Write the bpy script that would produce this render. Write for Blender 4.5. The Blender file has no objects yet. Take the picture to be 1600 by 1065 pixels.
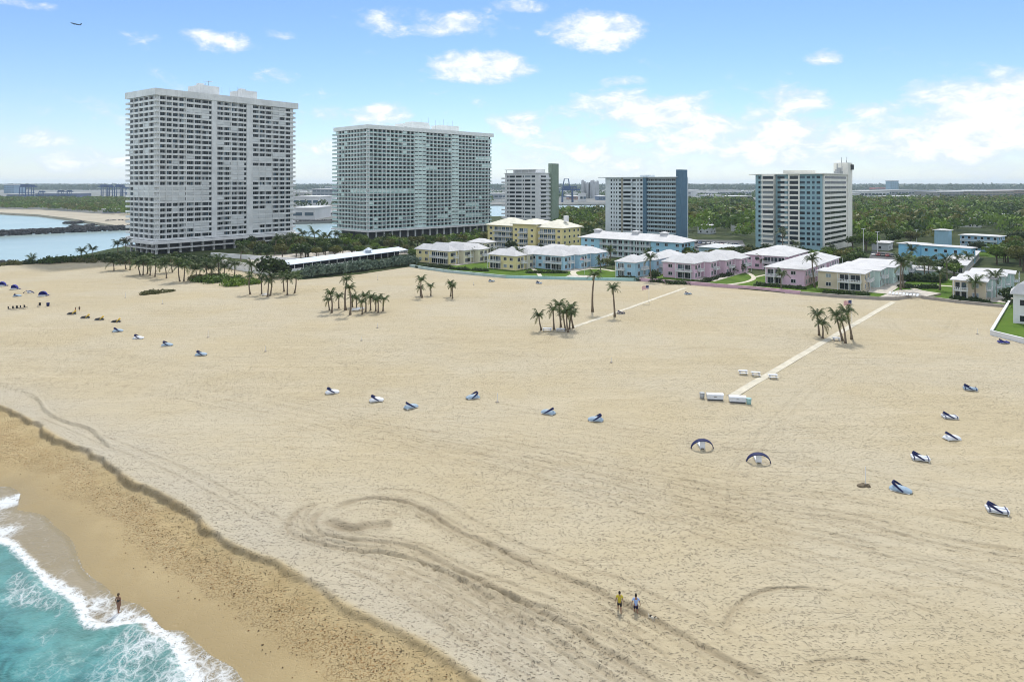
import bpy, math, random
import numpy as np
from mathutils import Vector, Matrix

SC = bpy.context.scene
COL = SC.collection
R = math.radians
random.seed(7)
RNG = np.random.default_rng(7)

# ------------------------------------------------------------------ camera, sky, sun, exposure
CAM_H, F, HOR = 36.0, 1067.0, 287.0            # metres, photo pixels, horizon row of the photo
cam = bpy.data.objects.new('camera', bpy.data.cameras.new('camera'))
COL.objects.link(cam)
cam.location = (0, 0, CAM_H)
cam.rotation_euler = (R(90), 0, 0)
cam.data.sensor_width = 36.0
cam.data.lens = 36.0 * F / 1600
cam.data.shift_y = -(532.5 - HOR) / 1600
cam.data.clip_start = 0.5
cam.data.clip_end = 60000
SC.camera = cam

SUN_EL, SUN_AZ = 52.0, 8.0                   # azimuth from +Y towards +X
world = bpy.data.worlds.new('World')
SC.world = world
world.use_nodes = True
sd = Vector((math.sin(R(SUN_AZ)) * math.cos(R(SUN_EL)), math.cos(R(SUN_AZ)) * math.cos(R(SUN_EL)), math.sin(R(SUN_EL))))
sun = bpy.data.objects.new('sun', bpy.data.lights.new('sun', 'SUN'))
COL.objects.link(sun)
sun.data.energy = 2.0
sun.data.angle = R(4.0)
sun.data.color = (1.0, 0.95, 0.87)
sun.rotation_euler = sd.to_track_quat('Z', 'Y').to_euler()
SC.view_settings.view_transform = 'Standard'
SC.view_settings.look = 'None'
SC.view_settings.gamma = 1
SC.view_settings.exposure = 0.72
SC.cycles.max_bounces = 6
SC.cycles.diffuse_bounces = 2
SC.cycles.glossy_bounces = 2
SC.cycles.transmission_bounces = 3
SC.cycles.transparent_max_bounces = 8
SC.cycles.volume_bounces = 1
SC.cycles.use_denoising = True
SC.cycles.denoiser = 'OPENIMAGEDENOISE'
SC.cycles.denoising_input_passes = 'RGB_ALBEDO_NORMAL'
SC.cycles.denoising_prefilter = 'ACCURATE'
SC.cycles.use_adaptive_sampling = True
SC.cycles.adaptive_threshold = 0.02
SC.cycles.sample_clamp_indirect = 4.0
SC.cycles.pixel_filter_type = 'BLACKMAN_HARRIS'
SC.cycles.filter_width = 1.0


def G(px, py, z=0.0):
    """photo pixel -> the point of the level z it looks at"""
    y = (CAM_H - z) * F / (py - HOR)
    return Vector(((px - 800) / F * y, y, z))


# ------------------------------------------------------------------ node helpers
class NT:
    def __init__(s, nt):
        s.nt = nt

    def n(s, typ, **kw):
        nd = s.nt.nodes.new(typ)
        ins = kw.pop('ins', {})
        for k, v in kw.items():
            setattr(nd, k, v)
        for k, v in ins.items():
            if isinstance(v, bpy.types.NodeSocket):
                s.nt.links.new(v, nd.inputs[k])
            else:
                nd.inputs[k].default_value = v
        return nd

    def m(s, op, a, b=0.0, c=0.0, clamp=False):
        nd = s.nt.nodes.new('ShaderNodeMath')
        nd.operation = op
        nd.use_clamp = clamp
        for i, v in enumerate((a, b, c)):
            if isinstance(v, bpy.types.NodeSocket):
                s.nt.links.new(v, nd.inputs[i])
            else:
                nd.inputs[i].default_value = v
        return nd.outputs[0]

    def mix(s, f, a, b, mode='MIX'):
        nd = s.nt.nodes.new('ShaderNodeMix')
        nd.data_type = 'RGBA'
        nd.blend_type = mode
        for k, v in ((0, f), (6, a), (7, b)):
            if isinstance(v, bpy.types.NodeSocket):
                s.nt.links.new(v, nd.inputs[k])
            else:
                nd.inputs[k].default_value = v if k == 0 else (*v[:3], 1)
        return nd.outputs[2]

    def step(s, v, lo, hi):
        nd = s.n('ShaderNodeMapRange', interpolation_type='SMOOTHSTEP')
        s.nt.links.new(v, nd.inputs[0])
        nd.inputs[1].default_value = lo
        nd.inputs[2].default_value = hi
        return nd.outputs[0]

    def noise(s, vec, scale, detail=3.0, rough=0.55, dist=0.0):
        nd = s.n('ShaderNodeTexNoise', ins={'Scale': scale, 'Detail': detail, 'Roughness': rough, 'Distortion': dist})
        s.nt.links.new(vec, nd.inputs['Vector'])
        return nd.outputs[0]

    def mapping(s, vec, scale=(1, 1, 1), rot=(0, 0, 0), loc=(0, 0, 0)):
        nd = s.n('ShaderNodeMapping', ins={'Location': loc, 'Rotation': rot, 'Scale': scale})
        s.nt.links.new(vec, nd.inputs[0])
        return nd.outputs[0]

    def attr(s, name):
        return s.n('ShaderNodeAttribute', attribute_name=name).outputs['Fac']


def new_mat(name):
    m = bpy.data.materials.new(name)
    m.use_nodes = True
    nt = NT(m.node_tree)
    b = m.node_tree.nodes['Principled BSDF']
    return m, nt, b


MATS = {}


def paint(name, col, rough=0.7, var=0.12, scale=0.35, spec=0.3, grime=0.0, rnd=0.0, bump=0.0, metal=0.0):
    """plain paint / fabric / stone with uneven tone, optional streaky weathering and per-object tone"""
    if name in MATS:
        return MATS[name]
    m, nt, b = new_mat(name)
    tc = nt.n('ShaderNodeTexCoord').outputs['Object']
    f = nt.noise(tc, scale, 4, 0.6)
    lo = tuple(c * (1 - var) for c in col)
    hi = tuple(min(1, c * (1 + var)) for c in col)
    c = nt.mix(nt.step(f, 0.3, 0.7), lo, hi)
    if grime:
        st = nt.noise(nt.mapping(tc, (0.9, 0.9, 0.06)), 1.0, 4, 0.65)
        c = nt.mix(nt.m('MULTIPLY', nt.step(st, 0.5, 0.75), grime), c, tuple(v * 0.62 for v in col))
    if rnd:
        ri = nt.n('ShaderNodeObjectInfo').outputs['Random']
        k = nt.m('MULTIPLY_ADD', ri, 2 * rnd, 1 - rnd)
        vm = nt.n('ShaderNodeVectorMath', operation='SCALE')
        nt.nt.links.new(c, vm.inputs[0])
        nt.nt.links.new(k, vm.inputs['Scale'])
        c = vm.outputs[0]
    nt.nt.links.new(c, b.inputs['Base Color'])
    b.inputs['Roughness'].default_value = rough
    b.inputs['Specular IOR Level'].default_value = spec
    b.inputs['Metallic'].default_value = metal
    if bump:
        bp = nt.n('ShaderNodeBump', ins={'Strength': 0.6, 'Distance': bump})
        nt.nt.links.new(nt.noise(tc, 14.0, 3), bp.inputs['Height'])
        nt.nt.links.new(bp.outputs[0], b.inputs['Normal'])
    MATS[name] = m
    return m


def glass(name, col, rough=0.12, rnd=0.5):
    if name in MATS:
        return MATS[name]
    m, nt, b = new_mat(name)
    g = nt.n('ShaderNodeNewGeometry').outputs['Random Per Island']
    ri = nt.n('ShaderNodeObjectInfo').outputs['Random']
    k = nt.m('FRACT', nt.m('ADD', g, ri))
    c = nt.mix(k, tuple(v * (1 - rnd) for v in col), tuple(min(1, v * (1 + rnd)) for v in col))
    nt.nt.links.new(c, b.inputs['Base Color'])
    b.inputs['Roughness'].default_value = rough
    b.inputs['Specular IOR Level'].default_value = 0.28
    MATS[name] = m
    return m


def foliage(name, a, bcol, trans=0.25, rnd=0.25):
    if name in MATS:
        return MATS[name]
    m, nt, b = new_mat(name)
    tc = nt.n('ShaderNodeTexCoord').outputs['Object']
    isl = nt.n('ShaderNodeNewGeometry').outputs['Random Per Island']
    ri = nt.n('ShaderNodeObjectInfo').outputs['Random']
    f = nt.noise(tc, 0.5, 3, 0.6)
    f2 = nt.m('MULTIPLY_ADD', isl, 0.5, nt.m('MULTIPLY', nt.step(f, 0.3, 0.7), 0.5))
    c = nt.mix(f2, a, bcol)
    k = nt.m('MULTIPLY_ADD', ri, 2 * rnd, 1 - rnd)
    vm = nt.n('ShaderNodeVectorMath', operation='SCALE')
    nt.nt.links.new(c, vm.inputs[0])
    nt.nt.links.new(k, vm.inputs['Scale'])
    c = vm.outputs[0]
    nt.nt.links.new(c, b.inputs['Base Color'])
    b.inputs['Roughness'].default_value = 0.6
    b.inputs['Specular IOR Level'].default_value = 0.25
    tr = nt.n('ShaderNodeBsdfTranslucent')
    nt.nt.links.new(c, tr.inputs[0])
    ms = nt.n('ShaderNodeMixShader', ins={0: trans})
    nt.nt.links.new(b.outputs[0], ms.inputs[1])
    nt.nt.links.new(tr.outputs[0], ms.inputs[2])
    nt.nt.links.new(ms.outputs[0], m.node_tree.nodes['Material Output'].inputs[0])
    MATS[name] = m
    return m


# ------------------------------------------------------------------ mesh helpers
class MB:
    def __init__(s):
        s.v, s.f, s.mi = [], [], []
        s.cur = 0

    def mat(s, i):
        s.cur = i
        return s

    def face(s, idx):
        s.f.append(tuple(idx))
        s.mi.append(s.cur)

    def poly(s, pts):
        b = len(s.v)
        s.v += [tuple(p) for p in pts]
        s.face(range(b, b + len(pts)))
        return s

    def box(s, x0, x1, y0, y1, z0, z1, M=None):
        b = len(s.v)
        p = [(x, y, z) for z in (z0, z1) for x, y in ((x0, y0), (x1, y0), (x1, y1), (x0, y1))]
        if M is not None:
            p = [tuple(M @ Vector(q)) for q in p]
        s.v += p
        for q in ((3, 2, 1, 0), (4, 5, 6, 7), (0, 1, 5, 4), (1, 2, 6, 5), (2, 3, 7, 6), (3, 0, 4, 7)):
            s.face([b + i for i in q])
        return s

    def prism(s, pts, z0, z1):
        b, n = len(s.v), len(pts)
        s.v += [(p[0], p[1], z0) for p in pts] + [(p[0], p[1], z1) for p in pts]
        s.face([b + i for i in reversed(range(n))])
        s.face([b + n + i for i in range(n)])
        for i in range(n):
            j = (i + 1) % n
            s.face([b + i, b + j, b + n + j, b + n + i])
        return s

    def rings(s, rings, close=True, caps=True):
        b, n = len(s.v), len(rings[0])
        for r in rings:
            s.v += [tuple(p) for p in r]
        for k in range(len(rings) - 1):
            for i in range(n if close else n - 1):
                j = (i + 1) % n
                s.face([b + k * n + i, b + k * n + j, b + (k + 1) * n + j, b + (k + 1) * n + i])
        if caps and close:
            s.face([b + i for i in reversed(range(n))])
            s.face([b + (len(rings) - 1) * n + i for i in range(n)])
        return s

    def tube(s, path, rad, n=6, sx=1.0):
        path = [Vector(p) for p in path]
        if not hasattr(rad, '__len__'):
            rad = [rad] * len(path)
        rg = []
        for i, p in enumerate(path):
            d = (path[min(i + 1, len(path) - 1)] - path[max(i - 1, 0)]).normalized()
            ref = Vector((0, 1, 0)) if abs(d.y) < 0.8 else Vector((1, 0, 0))
            a = d.cross(ref).normalized()
            c = d.cross(a)
            rg.append([p + rad[i] * (math.cos(t) * a * sx + math.sin(t) * c) for t in [2 * math.pi * k / n for k in range(n)]])
        return s.rings(rg)

    def lathe(s, prof, n=12, c=(0, 0, 0)):
        return s.rings([[(c[0] + r * math.cos(2 * math.pi * k / n), c[1] + r * math.sin(2 * math.pi * k / n), c[2] + z) for k in range(n)] for r, z in prof])

    def mesh(s, name, mats, smooth=False):
        me = bpy.data.meshes.new(name)
        me.from_pydata(s.v, [], s.f)
        for m in (mats if isinstance(mats, (list, tuple)) else [mats]):
            me.materials.append(m)
        me.polygons.foreach_set('material_index', s.mi)
        if smooth:
            me.polygons.foreach_set('use_smooth', [True] * len(s.f))
        me.update()
        return me

    def build(s, name, mats, parent=None, loc=(0, 0, 0), rot=(0, 0, 0), smooth=False):
        return add(name, s.mesh(name, mats, smooth), parent, loc, rot)


def add(name, me, parent=None, loc=(0, 0, 0), rot=(0, 0, 0), scale=(1, 1, 1)):
    o = bpy.data.objects.new(name, me)
    COL.objects.link(o)
    if parent is not None:
        o.parent = parent
    o.location = loc
    o.rotation_euler = rot
    o.scale = scale
    return o


def tag(o, label=None, cat=None, group=None, kind=None):
    if label:
        o['label'] = label
    if cat:
        o['category'] = cat
    if group:
        o['group'] = group
    if kind:
        o['kind'] = kind
    return o


def thing(name, label, cat, loc=(0, 0, 0), rz=0.0, group=None):
    return tag(add(name, None, None, loc, (0, 0, rz)), label, cat, group)


def copy_tree(o, parent=None):
    c = o.copy()
    COL.objects.link(c)
    c.parent = parent
    for ch in list(o.children):
        copy_tree(ch, c)
    return c


# ------------------------------------------------------------------ numpy noise and distances
def vnoise(x, y, seed=0):
    xi, yi = np.floor(x).astype(np.int64), np.floor(y).astype(np.int64)
    fx, fy = x - xi, y - yi
    fx, fy = fx * fx * (3 - 2 * fx), fy * fy * (3 - 2 * fy)

    def h(a, b):
        n = (a * 374761393 + b * 668265263 + seed * 974634777) & 0xffffffff
        n = ((n ^ (n >> 13)) * 1274126177) & 0xffffffff
        return ((n ^ (n >> 16)) & 0xffff) / 65535.0
    return (h(xi, yi) * (1 - fx) + h(xi + 1, yi) * fx) * (1 - fy) + (h(xi, yi + 1) * (1 - fx) + h(xi + 1, yi + 1) * fx) * fy


def fbm(x, y, seed=0, oct=4):
    s, a, t = 0, 1.0, 0
    for i in range(oct):
        s = s + a * vnoise(x * 2 ** i, y * 2 ** i, seed + i)
        t += a
        a *= 0.5
    return s / t


def sdist(X, Y, line):
    """distance to a polyline, its sign (positive on the left of its direction) and the arc position 0..1"""
    best = np.full(X.shape, 1e9)
    sign = np.ones(X.shape)
    pos = np.zeros(X.shape)
    L = [0.0]
    for a, b in zip(line[:-1], line[1:]):
        L.append(L[-1] + math.hypot(b[0] - a[0], b[1] - a[1]))
    for k, (a, b) in enumerate(zip(line[:-1], line[1:])):
        dx, dy = b[0] - a[0], b[1] - a[1]
        l2 = dx * dx + dy * dy + 1e-9
        t = np.clip(((X - a[0]) * dx + (Y - a[1]) * dy) / l2, 0, 1)
        ex, ey = X - a[0] - t * dx, Y - a[1] - t * dy
        d = np.hypot(ex, ey)
        m = d < best - 1e-6
        best = np.where(m, d, best)
        sign = np.where(m, np.sign(dx * ey - dy * ex + 1e-9), sign)
        pos = np.where(m, (L[k] + t * math.sqrt(l2)) / L[-1], pos)
    return best, sign, pos


def sstep(v, a, b):
    t = np.clip((v - a) / (b - a), 0, 1)
    return t * t * (3 - 2 * t)


def smooth_line(pts, n=5):
    """Catmull-Rom through the points"""
    P = [pts[0]] + list(pts) + [pts[-1]]
    out = []
    for i in range(1, len(P) - 2):
        p0, p1, p2, p3 = [np.array(P[j][:2], float) for j in (i - 1, i, i + 1, i + 2)]
        for k in range(n):
            t = k / n
            out.append(0.5 * (2 * p1 + (p2 - p0) * t + (2 * p0 - 5 * p1 + 4 * p2 - p3) * t * t + (3 * p1 - p0 - 3 * p2 + p3) * t ** 3))
    out.append(np.array(P[-2][:2], float))
    return [tuple(o) for o in out]


def gl(pts, z=0.0):
    return [tuple(G(x, y, z)[:2]) for x, y in pts]


# ------------------------------------------------------------------ sky with clouds
def build_sky():
    nt = NT(world.node_tree)
    world.node_tree.nodes.clear()
    sky = nt.n('ShaderNodeTexSky', sky_type='NISHITA', sun_disc=False, sun_elevation=R(SUN_EL), sun_rotation=R(SUN_AZ),
               altitude=0.0, air_density=1.0, dust_density=SKY_DUST, ozone_density=2.5)
    d = nt.n('ShaderNodeTexCoord').outputs['Generated']
    sp = nt.n('ShaderNodeSeparateXYZ', ins={0: d})
    x, y, z = sp.outputs
    az = nt.m('ARCTAN2', x, y)
    hor = nt.m('SQRT', nt.m('ADD', nt.m('MULTIPLY', x, x), nt.m('MULTIPLY', y, y)))
    el = nt.m('DIVIDE', z, nt.m('MAXIMUM', hor, 0.02))
    # cloud field in (azimuth, elevation): finer across than up, so that clouds lie flat
    vec = nt.n('ShaderNodeCombineXYZ', ins={0: az, 1: nt.m('MULTIPLY', el, 1.9)}).outputs[0]
    n1 = nt.noise(vec, 9.0, 9, 0.6, 0.35)
    n2 = nt.noise(nt.mapping(vec, loc=(3.1, 1.7, 0)), 26.0, 6, 0.62, 0.4)
    nz = nt.m('ADD', nt.m('MULTIPLY', n1, 0.62), nt.m('MULTIPLY', n2, 0.38))
    blobs = [  # photo pixel centre, half width, half height, weight
        (925, 48, 78, 30, 1.0), (750, 105, 78, 27, 1.0), (670, 36, 130, 24, .62), (622, 22, 40, 14, .5), (350, 66, 62, 20, .72),
        (432, 53, 34, 14, .62), (430, 118, 44, 12, .6), (1288, 92, 34, 16, .8), (975, 126, 50, 9, .5), (600, 180, 60, 22, .8), (1040, 42, 16, 16, .4),
        (60, 212, 62, 24, .8), (815, 12, 70, 14, .6), (495, 225, 60, 26, .7), (815, 196, 62, 24, .75), (990, 176, 150, 34, .9), (890, 205, 120, 40, .6),
        (1240, 165, 70, 34, .7), (1150, 200, 160, 40, .85), (1540, 150, 150, 40, .9), (1380, 200, 160, 46, .75), (35, 6, 55, 10, .6), (180, 240, 40, 14, .4),
        (1180, 222, 420, 46, .85), (1500, 205, 260, 60, .95), (620, 240, 240, 30, .6), (120, 250, 150, 22, .6), (960, 240, 260, 36, .7)]
    dens = None
    for px, py, rx, ry, w in blobs:
        a = math.atan2(px - 800, F)
        ca = math.cos(a)
        e = (HOR - py) / F * ca
        ra, re = rx / F * ca * ca, ry / F * ca
        q = nt.m('ADD', nt.m('POWER', nt.m('MULTIPLY', nt.m('SUBTRACT', az, a), 1 / ra), 2.0),
                 nt.m('POWER', nt.m('MULTIPLY', nt.m('SUBTRACT', el, e), 1 / re), 2.0))
        # flat base: squeeze the part below the centre
        g = nt.m('MULTIPLY', nt.m('SUBTRACT', 1.0, nt.m('MULTIPLY', q, 0.55)), w)
        dens = g if dens is None else nt.m('MAXIMUM', dens, g)
    dens = nt.m('MAXIMUM', dens, -0.9)
    # extra cloud cover added out of view to brighten facades, plus a horizon belt
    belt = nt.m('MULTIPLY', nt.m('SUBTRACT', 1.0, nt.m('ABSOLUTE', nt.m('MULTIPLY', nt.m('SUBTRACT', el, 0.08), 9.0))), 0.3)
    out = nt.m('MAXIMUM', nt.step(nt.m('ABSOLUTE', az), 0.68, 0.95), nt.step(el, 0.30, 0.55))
    fill_cloud = nt.m('MULTIPLY', out, nt.m('MULTIPLY_ADD', nt.noise(vec, 2.6, 3, 0.5), 1.6, 0.0))
    dens = nt.m('MAXIMUM', dens, nt.m('MAXIMUM', belt, nt.m('SUBTRACT', fill_cloud, nt.m('MULTIPLY', nt.m('SUBTRACT', 1.0, out), 0.9))))
    val = nt.m('ADD', nt.m('MULTIPLY', dens, 0.34), nz)
    fac = nt.step(val, 0.59, 0.80)
    # sunlit tops, greyer undersides
    sh = nt.step(nt.m('ADD', val, nt.m('MULTIPLY', nt.m('SUBTRACT', n2, 0.5), 0.35)), 0.64, 0.92)
    ccol = nt.mix(sh, (0.62, 0.70, 0.80), (0.94, 0.96, 0.985))
    # thin veil of haze towards the horizon
    veil = nt.m('POWER', nt.m('SUBTRACT', 1.0, nt.m('MULTIPLY', nt.m('MINIMUM', nt.m('MAXIMUM', el, 0.0), 0.3), 1 / 0.3)), 4.2)
    vn = nt.m('MULTIPLY', veil, nt.m('MULTIPLY_ADD', n1, 0.6, 0.45), clamp=True)
    bg = nt.n('ShaderNodeBackground', ins={'Color': nt.mix(1.0, sky.outputs[0], (0.80, 0.90, 1.06), 'MULTIPLY'), 'Strength': SKY_STR})
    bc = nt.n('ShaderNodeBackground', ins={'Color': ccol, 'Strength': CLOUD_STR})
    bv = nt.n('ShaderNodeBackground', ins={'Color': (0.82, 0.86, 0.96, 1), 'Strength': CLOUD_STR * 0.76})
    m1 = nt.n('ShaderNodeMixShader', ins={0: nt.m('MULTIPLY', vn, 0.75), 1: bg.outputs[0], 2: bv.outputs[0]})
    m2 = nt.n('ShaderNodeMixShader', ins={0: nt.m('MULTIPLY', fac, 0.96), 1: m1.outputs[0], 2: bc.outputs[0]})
    o = nt.n('ShaderNodeOutputWorld')
    world.node_tree.links.new(m2.outputs[0], o.inputs[0])
    try:
        world.cycles.sampling_method = 'MANUAL'
        world.cycles.sample_map_resolution = 512
    except Exception:
        pass


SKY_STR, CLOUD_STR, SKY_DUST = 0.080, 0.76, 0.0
build_sky()

# ------------------------------------------------------------------ shore lines (photo pixels -> world)
SEA_Z = -1.8
SCARP = smooth_line(gl([(-220, 585), (-60, 615), (0, 634), (45, 655), (90, 684), (142, 709), (187, 740), (212, 755), (250, 772), (295, 797), (320, 820), (350, 845), (400, 868), (440, 882), (490, 915),
                        (540, 945), (600, 975), (650, 1000), (700, 1030), (740, 1060), (830, 1120), (960, 1220)]), 4)
OLD_SCARP = smooth_line(gl([(-160, 550), (-40, 590), (0, 600), (37, 611), (60, 625), (68, 640), (88, 654), (112, 664), (140, 672), (166, 696)]), 4)
SWASH = smooth_line(gl([(-260, 742), (-120, 752), (-40, 757), (0, 759), (18, 760), (33, 770), (30, 789), (31, 796), (70, 804), (88, 822), (113, 841), (125, 871), (136, 892), (165, 914),
                        (189, 935), (220, 943), (244, 966), (259, 982), (287, 984), (314, 1005), (330, 1021), (363, 1039), (378, 1054), (402, 1090), (470, 1180), (560, 1300)], SEA_Z), 3)
BREAK = smooth_line(gl([(-260, 800), (-80, 828), (0, 845), (30, 853), (58, 886), (76, 908), (91, 920), (122, 938), (131, 950), (152, 974), (195, 973), (226, 970), (246, 984),
                        (280, 1010), (300, 1050), (340, 1110), (420, 1220)], SEA_Z), 3)
COAST_W = smooth_line(gl([(-700, 470), (-300, 430), (-100, 419), (0, 414), (60, 409), (130, 398), (200, 384), (300, 374), (457, 368), (530, 372), (600, 352), (700, 345), (770, 338), (870, 337), (1000, 330), (1100, 326)]), 3)
BACK = gl([(-500, 470), (-100, 421), (0, 414), (60, 411), (130, 406), (200, 407), (330, 411), (400, 424), (470, 436), (560, 428), (640, 416), (660, 419), (700, 424), (790, 433), (900, 436),
           (1000, 438), (1120, 447), (1250, 459), (1310, 464), (1372, 467), (1400, 459), (1450, 466), (1500, 473), (1575, 480), (1549, 523), (1600, 536), (1900, 610)])


def gridmesh(name, X, Y, Z, mats, attrs=None, smooth=True):
    nr, nc = X.shape
    me = bpy.data.meshes.new(name)
    co = np.stack([X, Y, Z], -1).reshape(-1, 3).astype(np.float32)
    i = np.arange(nr * nc).reshape(nr, nc)
    q = np.stack([i[:-1, :-1], i[:-1, 1:], i[1:, 1:], i[1:, :-1]], -1).reshape(-1, 4)
    me.vertices.add(len(co))
    me.vertices.foreach_set('co', co.ravel())
    me.loops.add(q.size)
    me.loops.foreach_set('vertex_index', q.ravel().astype(np.int32))
    me.polygons.add(len(q))
    me.polygons.foreach_set('loop_start', np.arange(0, q.size, 4, dtype=np.int32))
    me.polygons.foreach_set('use_smooth', np.full(len(q), smooth))
    me.update(calc_edges=True)
    for k, v in (attrs or {}).items():
        a = me.attributes.new(k, 'FLOAT', 'POINT')
        a.data.foreach_set('value', v.ravel().astype(np.float32))
    for m in mats:
        me.materials.append(m)
    me.validate()
    return me


# tyre and rake tracks: photo pixels, width in metres, depth in metres
def zq(pts, x0, y0, k=2.667):
    return [(x0 + a / k, y0 + b / k) for a, b in pts]


TRACKS = []


def track(pts, w=0.45, dep=0.06, pair=0.0):
    l = smooth_line(gl(pts), 5)
    if not pair:
        TRACKS.append((l, w, dep))
        return
    P = np.array(l)
    T = np.gradient(P, axis=0)
    T /= np.linalg.norm(T, axis=1)[:, None] + 1e-9
    N = np.stack([-T[:, 1], T[:, 0]], 1)
    for s in (-1, 1):
        TRACKS.append(([tuple(p) for p in P + s * pair / 2 * N], w, dep))


A = lambda p: zq(p, 400, 740)
B = lambda p: zq(p, 1000, 740)
track(A([(450, 90), (520, 68), (600, 68), (700, 85), (800, 130), (900, 190), (1000, 240), (1100, 290), (1250, 345), (1400, 395), (1560, 455), (1800, 570), (2100, 720)]), .3, .05)
track(A([(300, 165), (380, 125), (480, 105), (570, 110), (650, 130), (730, 165), (800, 215), (850, 245), (900, 260), (980, 300), (1100, 360), (1200, 400), (1300, 440), (1400, 480), (1500, 530), (1600, 575), (1900, 740), (2200, 900)]), .5, .13)
track(A([(520, 92), (640, 112), (760, 168), (880, 235), (1000, 300), (1120, 350), (1300, 430), (1500, 515), (1750, 640)]), .4, .06)
track(A([(280, 125), (200, 150), (150, 190), (135, 230), (150, 260), (220, 285), (330, 315), (450, 330), (550, 335), (640, 355), (740, 385)]), .5, .08)
track(A([(270, 118), (215, 165), (195, 215), (215, 255), (280, 285), (400, 305), (520, 312), (640, 335)]), .35, .05)
track(A([(310, 135), (250, 180), (236, 215), (250, 245), (290, 265), (380, 280), (500, 285), (600, 295), (680, 320), (760, 360), (850, 410), (950, 460), (1080, 530), (1200, 590), (1320, 650), (1420, 720), (1600, 830), (1900, 1010)]), .5, .10)
track(A([(310, 170), (285, 205), (310, 235), (390, 255), (480, 262), (600, 275), (720, 310), (830, 365), (960, 430)]), .35, .05)
track(A([(300, 190), (330, 218), (400, 236), (480, 218), (575, 210)]), .9, .16)
track(A([(330, 195), (380, 165), (450, 150), (540, 158), (600, 175)]), .35, .05)
track(A([(450, 325), (530, 332), (600, 345), (700, 375), (800, 425), (900, 475), (1050, 570), (1180, 650), (1320, 750), (1480, 860), (1650, 980)]), .45, .08)
track(A([(740, 385), (850, 440), (1000, 490), (1150, 550), (1300, 590), (1450, 650), (1600, 740), (1800, 850)]), .35, .06)
track(A([(560, 350), (700, 400), (850, 480), (1000, 590), (1150, 700), (1300, 810), (1450, 920)]), .35, .05, 1.6)
track(A([(900, 420), (1100, 500), (1300, 580), (1500, 670), (1700, 790)]), .3, .05, 1.5)
track(A([(-900, -250), (-600, -120), (-350, -20), (-150, 80), (0, 165), (160, 255), (330, 318)]), .3, .04, 1.7)
track(B([(350, 640), (375, 580), (420, 530), (480, 492), (540, 475), (600, 470), (720, 475), (830, 492)]), .3, .07)
track(B([(690, 800), (740, 780), (800, 770), (870, 768), (960, 778)]), .3, .08)
track(B([(-900, -140), (-500, -60), (-200, 10), (0, 60), (240, 130), (500, 200), (800, 270), (1100, 345), (1400, 420), (1700, 500)]), .35, .05, 1.7)
track(B([(100, 20), (350, 75), (600, 140), (900, 190), (1200, 270), (1600, 340), (1800, 390)]), .4, .06, 1.7)
track(B([(-1300, -240), (-900, -170), (-500, -110), (0, -20), (500, 60), (900, 110), (1300, 180), (1700, 250)]), .35, .035, 1.8)
track([(-100, 560), (200, 585), (500, 640), (700, 700), (900, 760), (1100, 830), (1400, 930), (1700, 1030)], .3, .035, 1.8)
track([(-100, 520), (300, 570), (700, 620), (1100, 690), (1700, 800)], .3, .03, 1.8)
track([(1330, 560), (1250, 620), (1180, 700), (1150, 780), (1220, 860)], .3, .03, 1.8)
track([(900, 560), (1200, 570), (1500, 590), (1800, 630)], .35, .03, 1.8)
track([(300, 500), (700, 530), (1100, 545), (1500, 560), (1800, 580)], .4, .035, 1.8)
track([(1390, 500), (1400, 515), (1440, 530), (1480, 520), (1500, 495), (1560, 490)], .4, .03, 1.8)


def family(g0, g1, n, w, dep, seed):
    """faint wheel lines spread between two guide lines of equal point count"""
    rr = random.Random(seed)
    for k in range(n):
        t = (k + rr.uniform(-.3, .3)) / (n - 1)
        a, b_ = sorted((rr.uniform(0, .45), rr.uniform(.6, 1.0)))
        pts = [(p[0] + (q[0] - p[0]) * t, p[1] + (q[1] - p[1]) * t) for p, q in zip(g0, g1)]
        m = len(pts)
        pts = pts[int(a * m * .6):max(int(a * m * .6) + 3, int(math.ceil(b_ * m)))]
        if len(pts) > 2:
            track(pts, w, dep * rr.uniform(.5, 1.2))


family(A([(300, 165), (480, 100), (650, 128), (850, 240), (1100, 350), (1400, 470), (1800, 680), (2200, 900)]), A([(290, 170), (470, 135), (640, 165), (820, 270), (1060, 400), (1350, 540), (1700, 760), (2050, 990)]), 6, .16, .06, 1)
family(A([(310, 120), (235, 185), (240, 240), (380, 276), (600, 290), (850, 405), (1080, 520), (1320, 640), (1600, 810), (1900, 1000)]), A([(200, 130), (120, 200), (140, 270), (330, 325), (560, 345), (760, 420), (960, 560), (1160, 690), (1380, 860), (1600, 1010)]), 14, .16, .055, 2)
family(A([(400, 320), (600, 330), (900, 430), (1200, 560), (1500, 680), (1800, 830)]), A([(330, 400), (500, 470), (750, 640), (950, 780), (1100, 880), (1300, 1000)]), 18, .14, .05, 3)
family([(-60, 600), (250, 620), (550, 690), (800, 740), (1100, 800), (1400, 880), (1700, 960)], [(-60, 520), (250, 560), (550, 610), (800, 640), (1100, 690), (1400, 740), (1700, 790)], 16, .18, .04, 4)
family([(600, 700), (800, 760), (1000, 800), (1250, 860), (1500, 920), (1700, 960)], [(600, 660), (800, 690), (1000, 740), (1250, 780), (1500, 830), (1700, 860)], 12, .16, .045, 5)


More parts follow.
